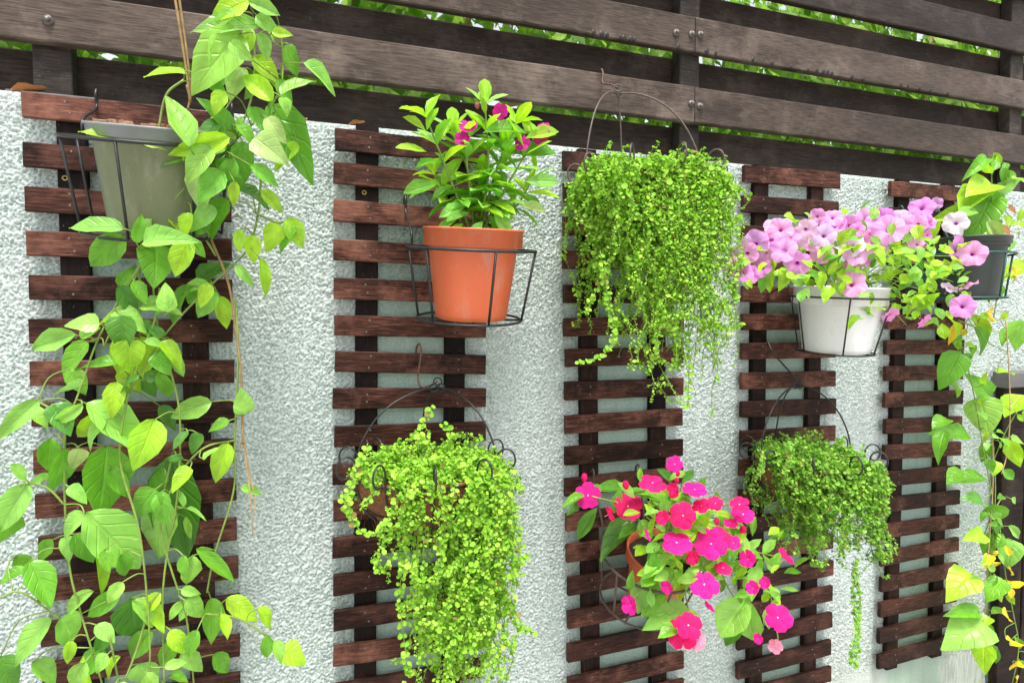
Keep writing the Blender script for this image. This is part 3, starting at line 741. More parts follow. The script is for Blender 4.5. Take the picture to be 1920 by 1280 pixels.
def frame(pos, n, roll=0, s=1):
    n = Vector(n).normalized(); x = n.orthogonal().normalized(); y = n.cross(x)
    M = Matrix.Identity(4)
    for i in range(3): M[i][0], M[i][1], M[i][2] = x[i] * s, y[i] * s, n[i] * s
    return Matrix.Translation(pos) @ M @ Matrix.Rotation(roll, 4, 'Z')
def flower5(parent, pos, n, R, col, eye=None, cup=.12, jit=.12):
    M = frame(pos, n, random.uniform(0, 6), R)
    f = link('flower', eye or ME_EYE, parent, M)
    for k in range(5):
        P = M @ Matrix.Rotation(2 * math.pi * k / 5 + random.uniform(-.08, .08), 4, 'Z') @ Matrix.Translation((0, .03, .004 * k)) @ Matrix.Rotation(cup + random.uniform(-jit, jit), 4, 'X') @ Matrix.Scale(.92 + random.uniform(-.06, .06), 4)
        p = link('petal', ME_PET, f, P); p.color = jitter(col, .1)
    return f
def bud(parent, pos, d, s, col):
    V, F = lathe([(0, 0), (.2, .1), (.33, .45), (.25, .8), (0, 1)], (0, 0, 0), 8)
    o = link('flower_bud', mesh(V, F, M_PETAL, True, [(.3, .5)] * len(V)), parent, frame(pos, d, 0, s)); o.color = jitter(col)
    return o

SH1 = [((895, 425), (880, 330), (850, 262), 6), ((898, 425), (930, 320), (968, 250), 6), ((893, 425), (915, 330), (910, 215), 6), ((885, 425), (850, 350), (800, 240), 6), ((900, 425), (950, 350), (1000, 280), 6),
       ((890, 428), (880, 350), (872, 285), 5), ((905, 428), (930, 370), (945, 300), 5), ((880, 428), (842, 380), (815, 345), 4), ((900, 428), (965, 390), (1000, 350), 4), ((892, 430), (900, 390), (905, 345), 4)]
for (a, b, c, nw) in SH1:
    dd = -.18 + random.uniform(-.06, .03)
    A, B, Cc = at(*a, -.178), at(*b, (dd - .178) / 2), at(*c, dd)
    A.z = min(A.z, PC.z - .016); Cc.z += .018
    pts = spline([A, B, Cc], 8); V, F = tube(pts, .0032, 6, False, .0016); part('stem', V, F, M_STEM, vin1)
    for k in range(nw):
        p = pts[int((.25 + .75 * k / (nw - 1)) * (len(pts) - 1))]
        a0 = random.uniform(0, 6); ax = (pts[-1] - pts[0]).normalized()
        for j in range(4 if k > nw - 3 else 3):
            an = a0 + j * (1.57 if k > nw - 3 else 2.1) + random.uniform(-.3, .3)
            u = ax.orthogonal().normalized(); v = ax.cross(u)
            d = (u * math.cos(an) + v * math.sin(an)) + ax * (.75 if k > nw - 3 else .25) + Vector((0, 0, -.15 if k < 3 else .2))
            L = random.uniform(.052, .080) * (.8 if k == nw - 1 else 1)
            tn = random.choice([2, 2, 1, 2, 0] if k > nw - 3 else [0, 2, 1, 1])
            place_leaf('leaf', random.choice(L_OBOV), vin1, p, p + d.normalized() * L, random.uniform(.36, .46), jitter(TONE[tn]), normal=Vector((0, -.45, 1)) + Vector((random.uniform(-.3, .3), random.uniform(-.3, .3), 0)))
for (bx, by, tx, ty, tn) in [(868, 420, 845, 432, 2), (880, 400, 838, 410, 0), (905, 415, 880, 442, 0), (915, 405, 958, 445, 0), (925, 395, 960, 442, 1), (875, 385, 828, 398, 1), (820, 345, 758, 355, 0), (985, 340, 1050, 338, 1), (975, 385, 1025, 388, 4), (800, 285, 745, 268, 2), (955, 290, 1045, 278, 0), (985, 260, 1048, 240, 2), (910, 215, 905, 182, 2), (905, 250, 985, 228, 0), (800, 245, 818, 200, 2), (798, 245, 760, 215, 2)]:
    dd = -.2 + random.uniform(-.06, .0)
    place_leaf('leaf', random.choice(L_OBOV), vin1, at(bx, by, dd), at(tx, ty, dd - .015), .45, jitter(TONE[tn]))
ROSE = (.62, .02, .30)
for (x, y, r) in [(937, 209, 16), (878, 240, 19), (866, 262, 15), (980, 270, 16), (1013, 254, 19), (1020, 240, 13), (870, 258, 12)]:
    p = at(x, y, -.235)
    flower5(vin1, p, (CP - p).normalized() + Vector((random.uniform(-.7, .7), 0, random.uniform(-.2, .9))), r / 960, ROSE, ME_EYED, cup=.35, jit=.35)
for (x, y, x2, y2) in [(903, 182, 904, 170), (896, 205, 893, 190)]:
    p = at(x, y, -.22); q = at(x2, y2, -.22); bud(vin1, p, q - p, (q - p).length, (.5, .18, .15))

# ---- 3: white pot with lilac petunias ---------------------------------------
C3 = Vector((1.335, -.172, H + .052))
holder('pot_holder', C3, .122, .142, .092, M_WIRE, 'black wire ring holder around the white petunia pot', (1.235, 1.43), slat_top(3, 4), n=6, ph=-1.15, rw=.0022, tilt=.08)
pet = thing('potted_petunia', (C3.x, C3.y, C3.z - .105), 'white plastic pot overflowing with lilac pink petunias', 'plant', 'potted plants on the wall')
P3 = Vector((1.338, -.172, H + .078))
pot(pet, P3, .110, .167, .080, M_WHITEP, .045, depth=.02, T=tilt_about(C3, .08))
M_PETU, t_, b_, o_ = mat_new('petunia_corolla')
uvn = N(t_, 'ShaderNodeUVMap'); sxx = N(t_, 'ShaderNodeSeparateXYZ'); t_.links.new(uvn.outputs[0], sxx.inputs[0])
oi_ = N(t_, 'ShaderNodeObjectInfo')
rp = ramp(t_, [(.0, (.30, .01, .22)), (.22, (.58, .07, .52)), (.5, (1, 1, 1)), (1, (1.0, 1.0, 1.0))]); t_.links.new(sxx.outputs[1], rp.inputs[0])
wv = N(t_, 'ShaderNodeMath', operation='MULTIPLY'); wv.inputs[1].default_value = 15.0; t_.links.new(sxx.outputs[0], wv.inputs[0])
pg = N(t_, 'ShaderNodeMath', operation='PINGPONG'); pg.inputs[1].default_value = .5; t_.links.new(wv.outputs[0], pg.inputs[0])
rv_ = ramp(t_, [(0, (.80, .66, .80)), (.2, (1, 1, 1))]); t_.links.new(pg.outputs[0], rv_.inputs[0])
m1 = mixc(t_, 'MULTIPLY', 1); t_.links.new(rp.outputs[0], m1.inputs[MA]); t_.links.new(oi_.outputs['Color'], m1.inputs[MB_])
m2 = mixc(t_, 'MULTIPLY', .55); t_.links.new(m1.outputs[MO], m2.inputs[MA]); t_.links.new(rv_.outputs[0], m2.inputs[MB_])
t_.links.new(m2.outputs[MO], b_.inputs['Base Color']); b_.inputs['Roughness'].default_value = .6; b_.inputs['Specular IOR Level'].default_value = .2
tr_ = N(t_, 'ShaderNodeBsdfTranslucent'); t_.links.new(m2.outputs[MO], tr_.inputs[0]); ms_ = N(t_, 'ShaderNodeMixShader'); ms_.inputs[0].default_value = .35
t_.links.new(b_.outputs[0], ms_.inputs[1]); t_.links.new(tr_.outputs[0], ms_.inputs[2]); t_.links.new(ms_.outputs[0], o_.inputs[0])
def petunia_mesh(seed):
    r = random.Random(seed); n = 35; V = []; F = []; UV = []
    rings = [(.03, -.95), (.07, -.55), (.16, -.18), (.38, -.03), (.72, .02), (1, -.04)]
    ph = r.uniform(0, 6)
    for i, (q, z) in enumerate(rings):
        for k in range(n):
            a = 2 * math.pi * k / n
            lob = 1 - .13 * (abs(math.cos(2.5 * a + ph)) ** 6) * (q ** 2) + r.uniform(-.025, .025) * q
            zz = z + q * q * (.10 * math.sin(5 * a + ph * 2) + .06 * math.sin(11 * a + ph) + r.uniform(-.02, .02))
            V.append((q * lob * math.cos(a), q * lob * math.sin(a), zz)); UV.append((k / n, i / (len(rings) - 1)))
    for i in range(len(rings) - 1):
        for k in range(n): F.append((i * n + k, i * n + (k + 1) % n, (i + 1) * n + (k + 1) % n, (i + 1) * n + k))
    return mesh(V, F, M_PETU, True, UV)
PETM = [petunia_mesh(s) for s in range(5)]
V, F = lathe([(0, -1.08), (.05, -1.05), (.075, -.9), (.05, -.7), (.16, -.55)], (0, 0, 0), 10); ME_CAL = mesh(V, F, M_STEM)
LILAC = [(.84, .32, .74), (.88, .44, .80), (.80, .26, .68), (.91, .62, .86), (.93, .80, .91)]
PF = "330 400 50 1|200 470 58 1|250 512 52 3|120 555 50 0|85 575 42 0|235 592 42 0|300 385 46 1|415 440 46 3|345 505 52 1|412 570 52 0|510 378 45 1|505 470 52 1|535 515 48 1|590 385 55 1|680 382 46 0|755 352 58 1|810 372 50 1|868 402 66 1|805 482 54 1|690 482 50 4|702 560 50 0|685 672 60 1|925 345 45 3|1035 290 55 0|1108 270 30 1|1015 372 40 1|1205 368 56 4|1065 430 22 0|1218 508 72 0|1292 522 60 1|1338 520 30 0|1176 690 40 3|1272 682 46 1|1240 785 55 0|880 830 42 0|1050 860 38 0|182 626 38 0|460 400 44 3|370 440 48 1|640 420 40 1|720 420 42 1|160 520 46 1|285 450 44 1|595 480 40 3|560 420 46 1"
for k in range(20):
    x = random.uniform(90, 1100); yc = 560 - (x - 110) * .42 if x < 500 else 396 - (x - 500) * .05
    PF += '|%.0f %.0f %.0f %d' % (x, yc + random.uniform(-70, 165 if x > 450 else 70), random.uniform(30, 52), random.choice([0, 1, 1, 1, 2, 3]))
for row in PF.split('|'):
    x, y, r, tn = [float(q) for q in row.split()]
    px, py = 1340 + x * .375, 280 + y * .375
    dd = random.uniform(-.33, -.24)
    p = at(px, py, dd); R = r * .375 / 680
    n = (CP - p).normalized() * .9 + Vector((random.uniform(-.55, .55) + (x - 700) / 1800, random.uniform(-.2, .2), random.uniform(-.15, .75)))
    if x in (880, 1050, 702, 1272): n += Vector((.8, 0, -.9))
    M = frame(p, n, random.uniform(0, 6), R)
    f = link('flower', random.choice(PETM), pet, M); f.color = jitter(LILAC[int(tn)], .14)
    link('calyx', ME_CAL, f, M)
REG = [(1440, 1600, 455, 530, 70), (1590, 1760, 430, 600, 110), (1690, 1825, 445, 612, 70), (1385, 1450, 480, 530, 16), (1440, 1620, 500, 546, 26), (1460, 1720, 400, 490, 46)]
for (x0, x1, y0, y1, n) in REG:
    for k in range(n):
        px, py = random.uniform(x0, x1), random.uniform(y0, y1)
        dd = random.uniform(-.335, -.15); p = at(px, py, dd)
        a = random.uniform(0, 6.28); d = Vector((math.cos(a), random.uniform(-.8, .2), math.sin(a) * .7 - .1)).normalized()
        L = random.uniform(.024, .048)
        place_leaf('leaf', random.choice(L_OBOV + L_OVATE), pet, p, p + d * L, random.uniform(.5, .72), jitter(TONE[random.choice([0, 2, 2, 2, 1, 1])]), up=.8, jit=.5)
for k in range(30):
    a = random.uniform(0, 6.28); q = random.uniform(.01, .09)
    A = P3 + Vector((q * math.cos(a), q * math.sin(a), -.02))
    x0, x1, y0, y1, n = random.choice(REG[:3]); B = at(random.uniform(x0, x1), random.uniform(y0, y1), random.uniform(-.3, -.16))
    wire('stem', [A, (A + B) / 2 + Vector((0, 0, .04)), B], .0016, M_STEM, pet, 6, sides=5, r1=.001)

# ---- 4: dark pot with yellowing vine at the right ----------------------------
C4 = Vector((1.815, -.168, H + .172))
holder('pot_holder', C4, .112, .12, .096, M_GREENWIRE, 'green coated wire ring holder around the dark pot at far right', (1.735, 1.89), slat_top(4, 1) - .01, n=6, ph=-.62, rw=.0028)
vin2 = thing('potted_vine', (C4.x, C4.y, C4.z - .12), 'dark plastic pot with a yellowing vine trailing at the far right', 'plant', 'potted plants on the wall')
pot(vin2, (C4.x, C4.y, C4.z + .046), .103, .168, .074, M_DARKP, .018, depth=.015)
RV = """1850 297 1822 318 .4 0|1858 345 1823 350 .8 2|1880 315 1890 345 .5 0|1890 320 1905 345 .5 1|1900 335 1928 335 .6 1|1870 345 1900 372 .9 1|1850 355 1802 385 .55 2|1860 365 1835 425 .6 0
1865 360 1880 392 .6 0|1802 395 1755 410 .45 2|1830 395 1795 402 .5 1|1850 415 1888 460 .46 4|1890 390 1916 396 .7 5|1890 425 1928 405 .5 2|1895 440 1870 425 .6 5|1862 320 1872 295 .5 0|1858 325 1842 300 .5 2
1835 480 1865 516 .5 2|1885 520 1845 550 .46 2|1922 495 1885 515 .42 2|1850 585 1886 592 .5 6|1890 505 1925 520 .4 6|1815 590 1862 622 .6 2|1825 612 1858 665 .42 0|1800 605 1780 640 .4 6|1916 600 1900 656 .72 1|1885 615 1880 645 .5 0
1800 660 1768 726 .68 0|1780 716 1806 742 .38 1|1855 742 1828 704 .7 0|1836 745 1862 815 .9 1|1916 740 1886 772 .8 2|1775 785 1750 795 .8 0|1815 815 1775 800 .5 0|1772 808 1752 845 .48 0|1855 830 1840 866 .62 0
1862 820 1896 814 .5 1|1895 825 1908 876 .6 2|1900 830 1932 822 .6 1|1845 895 1800 885 .6 0|1800 880 1780 898 .6 0|1840 935 1812 930 .8 3|1870 935 1888 925 .5 0|1860 945 1882 985 .8 0|1850 960 1836 972 .7 0
1862 990 1885 1006 .6 0|1845 1002 1816 1006 .7 2|1860 1000 1845 1042 .7 0|1890 985 1922 1012 .42 1|1900 1012 1890 1062 .8 1|1822 1075 1784 1108 .78 2|1822 1077 1846 1108 .45 1|1880 1085 1852 1118 .8 0
1835 1148 1793 1142 .36 0|1842 1165 1790 1198 .85 1|1842 1165 1858 1212 .65 0|1848 1205 1836 1256 .82 2|1862 1208 1868 1246 .5 3|1885 1145 1862 1140 .5 0|1880 880 1905 900 .6 0|1870 700 1905 690 .5 2
1858 1040 1848 1058 .7 6|1860 1040 1872 1030 .7 6|1895 1040 1915 1052 .6 6|1895 1040 1888 1025 .6 6|1860 1062 1872 1050 .6 6|1895 1100 1918 1084 .7 6|1895 1100 1878 1088 .7 6|1896 1102 1896 1122 .6 6|1880 1150 1902 1160 .8 6|1885 1195 1900 1200 .7 6|1895 1210 1920 1205 .5 6|1900 1245 1920 1262 .6 6|1905 1270 1915 1285 .7 6|1890 1065 1905 1075 .5 6|1812 618 1800 630 .6 6"""
LEAVES2 = []
for row in RV.replace('\n', '|').split('|'):
    bx, by, tx, ty, wr, tn = [float(q) for q in row.split()]
    dd = -.20 + random.uniform(-.04, .03) + (.09 if by > 560 else 0)
    L = math.hypot(tx - bx, ty - by) / 700
    LEAVES2.append(place_leaf('leaf', random.choice(L_HEART if wr > .6 else L_OVATE), vin2, at(bx, by, dd), at(tx, ty, dd - L * random.uniform(-.2, .4)), wr, jitter(TONE[int(tn)]), up=.5, jit=.4))
stems(vin2, """1868 460 1866 400 1860 350 1858 290
1875 460 1895 420 1880 390 1850 375
1862 600 1875 540 1905 500 1935 480
1800 640 1815 690 1830 760 1845 850 1860 930 1862 1000 1852 1080 1846 1165 1848 1210
1860 810 1866 900 1864 980 1858 1060 1850 1150
1876 1000 1886 1080 1900 1150 1910 1215 1896 1290
1795 600 1830 615 1850 640 1890 660
1880 930 1862 960 1846 1000
1925 745 1890 800 1860 870""", M_STEM, .002, -.11, .01)
extra_leaves(vin2, LEAVES2, 60, .028, .05, [0, 0, 1, 2, 2])
petioles(vin2, LEAVES2, .12)
stems(vin2, """1886 600 1892 700 1894 780 1888 850 1878 888
1858 760 1862 900 1850 1080 1846 1160""", M_ROOT, .0018, -.12, .01, 'root')

# ---- 5: orange pot with magenta periwinkle, middle trellis -------------------
C5 = Vector((.785, -.160, H - .550))
holder('pot_holder', C5, .120, .13, .098, M_BROWNWIRE, 'brown weathered wire holder behind the magenta flowers', (.70, .83), slat_top(2, 10), n=6, ph=.35, tilt=.36)
vin3 = thing('potted_periwinkle', (C5.x, C5.y, C5.z - .13), 'tilted orange pot hidden under a spreading mass of magenta flowers', 'plant', 'potted plants on the wall')
P5 = C5 + Vector((.024, -.012, .012))
pot(vin3, P5, .085, .141, .06, M_TERRA, .03, depth=.02, T=tilt_about(C5, .36))
MAG = (.86, .014, .165); MAGP = (.84, .018, .29)
FL = "220 530 52 0|300 607 33 1|378 572 56 0|478 480 50 2|565 405 32 0|565 512 28 1|645 505 47 2|600 610 50 0|672 570 37 2|728 562 29 0|825 565 40 2|838 605 46 2|575 718 56 2|710 722 62 0|860 785 38 1|1005 783 46 1|685 887 53 0|537 897 27 1|390 968 38 1|598 1078 62 0|655 1108 36 3|980 1018 54 0|902 1103 22 1|968 1133 30 3|740 700 45 0|620 1050 50 0|560 500 24 1|520 620 30 1|790 640 30 2|640 780 30 1|760 820 34 2|880 900 30 1|700 980 26 1|450 690 26 1|800 720 30 0|930 880 26 1"
for row in FL.split('|'):
    x, y, r, kd = [float(q) for q in row.split()]
    px, py = 1000 + x * .4686, 680 + y * .4686
    dd = -.325 + random.uniform(-.02, .02) + (.10 if x < 420 and y < 650 else 0); p = at(px, py, dd)
    v = (CP - p).normalized()
    n = v + Vector((random.uniform(-.15, .15), 0, random.uniform(0, .3)))
    if kd == 1: n = v * .5 + Vector((random.choice([-1, 1]) * .7, 0, random.uniform(-.1, .5)))
    if kd == 2: n = v * .55 + Vector((random.uniform(-.25, .25), 0, .95))
    col = (.85, .30, .42) if kd == 3 else (MAG if random.random() < .6 else MAGP)
    flower5(vin3, p, n, r * .4686 / 830, col, cup=(.1 if kd != 1 else .5))
for (x, y, s) in [(372, 505, 38), (575, 455, 24), (203, 475, 34), (835, 685, 40), (725, 650, 34), (555, 540, 40), (575, 480, 26)]:
    p = at(1000 + x * .4686, 680 + y * .4686, -.28); bud(vin3, p, (random.uniform(-.4, .4), -.3, 1), s * .4686 / 800, MAG)
BL = """1120 950 1080 1005 .42 3|1190 975 1120 1040 .48 3|1190 985 1160 1005 .5 0|1200 985 1225 1010 .6 1|1165 915 1150 960 .45 0|1170 920 1120 905 .45 0|1200 930 1255 925 .4 0|1240 930 1190 915 .42 0
1210 1090 1190 1150 .7 1|1250 1085 1200 1145 .72 1|1262 1130 1205 1148 .55 1|1290 1140 1210 1172 .5 1|1285 1165 1235 1192 .5 0|1290 1145 1312 1155 .6 1|1180 1105 1185 1070 .4 0|1260 1035 1205 1080 .4 1
1405 1115 1350 1190 .68 1|1400 1118 1410 1205 .6 1|1395 1150 1360 1205 .5 3|1425 1060 1405 1125 .42 1|1430 1040 1452 1010 .55 1|1428 1045 1405 1030 .5 0|1445 1130 1470 1150 .5 0|1440 1140 1440 1180 .5 1
1275 1070 1250 1090 .45 1|1280 1085 1310 1065 .55 1|1275 1095 1298 1115 .45 1|1330 1080 1355 1060 .5 0|1360 1070 1395 1055 .45 0|1345 1090 1330 1120 .4 0|1260 900 1240 880 .5 3|1280 905 1300 880 .55 3|1295 900 1310 920 .4 0
1095 930 1055 940 .4 0|1090 940 1062 965 .4 3|1105 915 1130 910 .4 0|1370 1015 1400 1000 .4 2|1380 1030 1415 1035 .4 2|1340 1040 1320 1060 .4 0"""
for row in BL.replace('\n', '|').split('|'):
    bx, by, tx, ty, wr, tn = [float(q) for q in row.split()]
    dd = -.27 + random.uniform(-.03, .04) + (.08 if bx < 1200 and by < 1040 else 0)
    place_leaf('leaf', random.choice(L_OBOV + L_OVATE), vin3, at(bx, by, dd), at(tx, ty, dd - .01), wr, jitter(TONE[int(tn)]), up=.6)
for k in range(180):
    u = random.random() * 1.1 - .1
    cx, cy = (1240 + 190 * u, 960 + 110 * u); a = random.uniform(0, 6.28); q = random.random() ** .6
    px, py = cx + 62 * q * math.cos(a), cy + 70 * q * math.sin(a)
    dd = random.uniform(-.29, -.20); p = at(px, py, dd)
    a = random.uniform(0, 6.28); d = Vector((math.cos(a), random.uniform(-.7, .2), math.sin(a) * .8)).normalized()
    place_leaf('leaf', random.choice(L_OBOV), vin3, p, p + d * random.uniform(.025, .05), random.uniform(.4, .55), jitter(TONE[random.choice([0, 1, 2, 2, 1, 0])]), up=.6, jit=.5)
for k in range(75):
    px, py = random.uniform(1215, 1330), random.uniform(985, 1110)
    p = at(px, py, random.uniform(-.30, -.25)); a = random.uniform(0, 6.28); d = Vector((math.cos(a), random.uniform(-.5, .1), math.sin(a) * .8)).normalized()
    place_leaf('leaf', random.choice(L_OBOV), vin3, p, p + d * random.uniform(.028, .055), random.uniform(.42, .58), jitter(TONE[random.choice([0, 1, 2, 2, 1])]), up=.6, jit=.5)
stems(vin3, """1235 1010 1205 985 1180 950 1110 930
1250 1020 1235 990 1212 968
1212 965 1222 930 1232 905
1245 1015 1300 980 1340 950 1390 940
1250 1020 1310 1010 1400 1030 1465 1045
1250 1020 1330 1040 1370 1110 1395 1130
1245 1020 1275 1080 1290 1140 1290 1180
1380 1050 1430 1080 1450 1140 1460 1205
1245 1010 1270 940 1285 880
1225 1020 1210 1090 1180 1130
1250 1015 1330 970 1400 1000
1255 1020 1300 1050 1320 1090""", M_STEM, .0022, -.235, .02)

# ------------------------------------------------------------------ hanging baskets with creeping foliage
HEX = [(math.cos(k * math.pi / 3), math.sin(k * math.pi / 3)) for k in range(6)]
class Fol:
    def __init__(s): s.V = []; s.F = []
    def leaf(s, p, n, r):
        n = n.normalized(); u = n.orthogonal().normalized()
        q = Quaternion(n, random.uniform(0, 6)); u = q @ u; v = n.cross(u)
        b = len(s.V); s.V.append(p - n * r * .22)
        for (c, d) in HEX: s.V.append(p + u * c * r + v * d * r * .88)
        for k in range(6): s.F.append((b, b + 1 + k, b + 1 + (k + 1) % 6))
    def stem(s, pts, r):
        V, F = tube(pts, r, 3, base=len(s.V)); s.V += V; s.F += F[:-2]
BND = [0, 9, -9]
def grow(f, g, p, d, length, sag, r, step=.0055, wig=.25, lr=(.0022, .0052), branch=.12):
    """one creeping strand: pairs of round leaves along a drooping, wandering stem with short side shoots"""
    p = Vector(p); d = Vector(d).normalized(); pts = [p.copy()]; n = max(2, int(length / step))
    drift = Vector((random.uniform(-1, 1), random.uniform(-1, 1), random.uniform(-.6, .6)))
    sz = random.uniform(.8, 1.25); lsc = 1; lim = BND[1] * (random.uniform(.72, 1.0) if random.random() < .85 else random.uniform(1.0, 1.22))
    for k in range(n):
        if random.random() < .2: drift = Vector((random.uniform(-1, 1), random.uniform(-1, 1), random.uniform(-.6, .6)))
        d = (d + drift * wig * .45 + Vector((random.uniform(-wig, wig), random.uniform(-wig, wig), random.uniform(-wig, wig))) * .5 + Vector((0, 0, -sag))).normalized()
        p = p + d * step
        if p.y > SLATY - .012: p.y = SLATY - .012
        if p.y < BND[2]: p.y = BND[2] + random.uniform(0, .006); d.y *= -.3
        if abs(p.x - BND[0]) > lim and (p.x - BND[0]) * d.x > 0: d.x *= -.5; drift.x *= -1
        pts.append(p.copy())
        if random.random() < .15: continue
        if random.random() < .5: lsc = random.choice((.6, .8, 1, 1, 1.1, 1.25))
        side = d.orthogonal().normalized(); side = Quaternion(d, k * 1.57 + random.uniform(-.5, .5)) @ side
        taper = 1 - .5 * (k / n) ** 3
        for sgn in (-1, 1):
            rr = random.uniform(*lr) * r * taper * sz * lsc
            nn = Vector((random.uniform(-1, 1), random.uniform(-1, .7) - .15, random.uniform(.0, 1.1))) + side * sgn * .5
            f.leaf(p + side * sgn * rr * random.uniform(.9, 1.5), nn, rr)
        if branch and random.random() < branch:
            bd = d * .3 + side * random.uniform(-1, 1) + Vector((0, -.35, .35))
            grow(f, g, p, bd, random.uniform(.015, .04), sag * .7, r, step, wig, lr, 0)
    # rosette at the growing tip
    for k in range(4):
        f.leaf(p + Vector((random.uniform(-1, 1), random.uniform(-1, 1), random.uniform(-.5, 1))) * .003, Vector((random.uniform(-.7, .7), random.uniform(-.9, .3), 1)), .0028 * r)
    if len(pts) > 2: g.stem(pts[::2] + [pts[-1]], .0007)
    return p

def basket(c, apex, R, hookpts, label, hlabel, hmat, wmat, mat, crown, trails, strands, bnd, az0):
    c = Vector(c); apex = Vector(apex)
    o = thing('hanging_basket', (c.x, c.y, c.z - .11), label, 'hanging basket', 'wire hanging baskets of creeping greenery')
    rw = .0021
    wire('rim', circle(c, R, 48), rw, wmat, o, 0, True)
    wire('lower_hoop', circle(c - Vector((0, 0, .062)), R * .84, 40), rw * .9, wmat, o, 0, True)
    for k in range(3):
        a = (az0, az0 + math.pi + .15, 1.45)[k]; d = Vector((math.cos(a), math.sin(a), 0)); E = c + d * R
        pts = [apex]
        for tt in (.15, .35, .55, .75, .9, 1):
            ang = tt * math.pi / 2
            pts.append(Vector((apex.x + (E.x - apex.x) * math.sin(ang), apex.y + (E.y - apex.y) * math.sin(ang), E.z + (apex.z - E.z) * math.cos(ang))))
        wire('handle', pts, rw, wmat, o, 4)
    for k in range(3):
        a = math.pi / 2 + k * 2.094
        off = Vector((math.cos(a) * .0085, 0, math.sin(a) * .0085 + .004))
        wire('apex_loop', circle(apex + off + Vector((0, -.003 * (k == 0), 0)), .0085, 18, (.25, 1, 0)), .0016, wmat, o, 0, True)
    V = []; nb = 10
    for k in range(nb):                                   # bowl ribs, scrolled outward above the rim
        a = 2 * math.pi * k / nb + .2; d = Vector((math.cos(a), math.sin(a), 0))
        pts = [c + Vector((0, 0, -.125)) + d * .02]
        for tt in (.3, .6, .85, 1): pts.append(c + d * (R * math.sin(tt * math.pi / 2)) + Vector((0, 0, -.125 * math.cos(tt * math.pi / 2))))
        for th in np.linspace(.2, 1.75 * math.pi, 9):
            q = .021 * (1 - .4 * th / 5.5)
            pts.append(c + d * (R + .021 - q * math.cos(th)) + Vector((0, 0, .022 + q * math.sin(th) * 1.25)))
        wire('scroll_rib', pts, rw * .95, wmat, o, 3, sides=5)
    prof = [(R * math.sin(tt * math.pi / 2) * .985 + .001, -.118 * math.cos(tt * math.pi / 2) + .004) for tt in np.linspace(0, 1, 9)]
    prof.append((R * .93, .004)); prof.append((R * .9, -.02)); prof.append((.005, -.015))
    V, F = lathe(prof, c, 40)
    V = [v + Vector((random.uniform(-1, 1), random.uniform(-1, 1), random.uniform(-1, 1))) * .0022 for v in V]
    part('coco_liner', V, F, M_COCO, o)
    V = []; F = []
    for k in range(170):                                   # loose coir threads
        a = random.uniform(0, 6.28); tt = random.uniform(.35, 1)
        d = Vector((math.cos(a), math.sin(a), 0)); p = c + d * R * math.sin(tt * 1.57) + Vector((0, 0, -.118 * math.cos(tt * 1.57)))
        t = Vector((random.uniform(-1, 1), random.uniform(-1, 1), random.uniform(-1.2, .4))).normalized()
        L = random.uniform(.015, .045)
        v, f = tube([p, p + t * L * .5 + d * .006, p + t * L + d * .004 - Vector((0, 0, .01))], .0004, 3, base=len(V)); V += v; F += f
    tag(part('coir_threads', V, F, M_COCO, o), kind='stuff')
    # crown
    BND[:] = [c.x + bnd[0], bnd[1], c.y - R - .025]
    f = Fol(); g = Fol()
    for (n, l0, l1, upk, sag, r) in crown:
        for k in range(n):
            a = random.uniform(0, 6.28); q = math.sqrt(random.random())
            p = c + Vector((math.cos(a) * R * q * .88, math.sin(a) * R * q * .88, .0))
            d = Vector((math.cos(a) * q * .3, math.sin(a) * q * .4 - .1, upk)) + Vector((random.uniform(-.4, .4), random.uniform(-.5, .5), 0))
            grow(f, g, p, d, random.uniform(l0, l1) * (1.35 - .6 * q) * (1.6 if random.random() < .05 else 1), sag, r)
    # curtain hanging over the rim: (photo x range, bottom y range, count, size)
    for (x0, x1, y0, y1, n, r) in trails:
        for k in range(n):
            px = random.uniform(x0, x1); pb = random.uniform(y0, y1)
            Xc = at(px, pb, c.y - R * .8)
            ang = math.asin(max(-.97, min(.97, (Xc.x - c.x) / (R * 1.05))))
            u = random.uniform(.55, 1.0) if random.random() < .75 else random.uniform(-.5, .5)
            p = Vector((c.x + R * .92 * math.sin(ang), c.y - R * math.cos(ang) * u, c.z + random.uniform(0, .02)))
            d = Vector((math.sin(ang) * .15, -math.cos(ang) * u * .5, .1)) + Vector((random.uniform(-.3, .3), random.uniform(-.2, .2), 0))
            grow(f, g, p, d, max(.03, (p.z - Xc.z) * 1.22 + .01), .17, r, wig=.40)
    tag(part('foliage', f.V, f.F, mat, o), kind='stuff')
    tag(part('fine_stems', g.V, g.F, M_STEM, o), kind='stuff')
    for row in strands:                                    # single strands that can be picked out
        f = Fol(); pts = []
        dd = c.y - R * random.uniform(.75, 1.05)
        q = spline([at(x, y, dd + random.uniform(-.008, .008)) for (x, y) in row], 8)
        V, F = tube(q, .0009, 4)
        so_ = part('strand_stem', V, F, M_STEM, o)
        acc = 0
        for i in range(1, len(q)):
            acc += (q[i] - q[i - 1]).length
            while acc > .0075:
                acc -= .0075
                for sg in (-1, 1):
                    rr = random.uniform(.0036, .0060)
                    f.leaf(q[i] + Vector((sg * rr * random.uniform(.5, 1.2), random.uniform(-.003, .003), random.uniform(-.003, .003))), Vector((random.uniform(-.6, .6), -.8, random.uniform(.1, .9))), rr)
        tag(part('strand_leaves', f.V, f.F, mat, so_), kind='stuff')
    hk = thing('wire_hook', hookpts[-1], hlabel, 'hook', 'hooks carrying the hanging baskets')
    wire('hook_wire', hookpts, .0024, hmat, hk, 6)
    return o

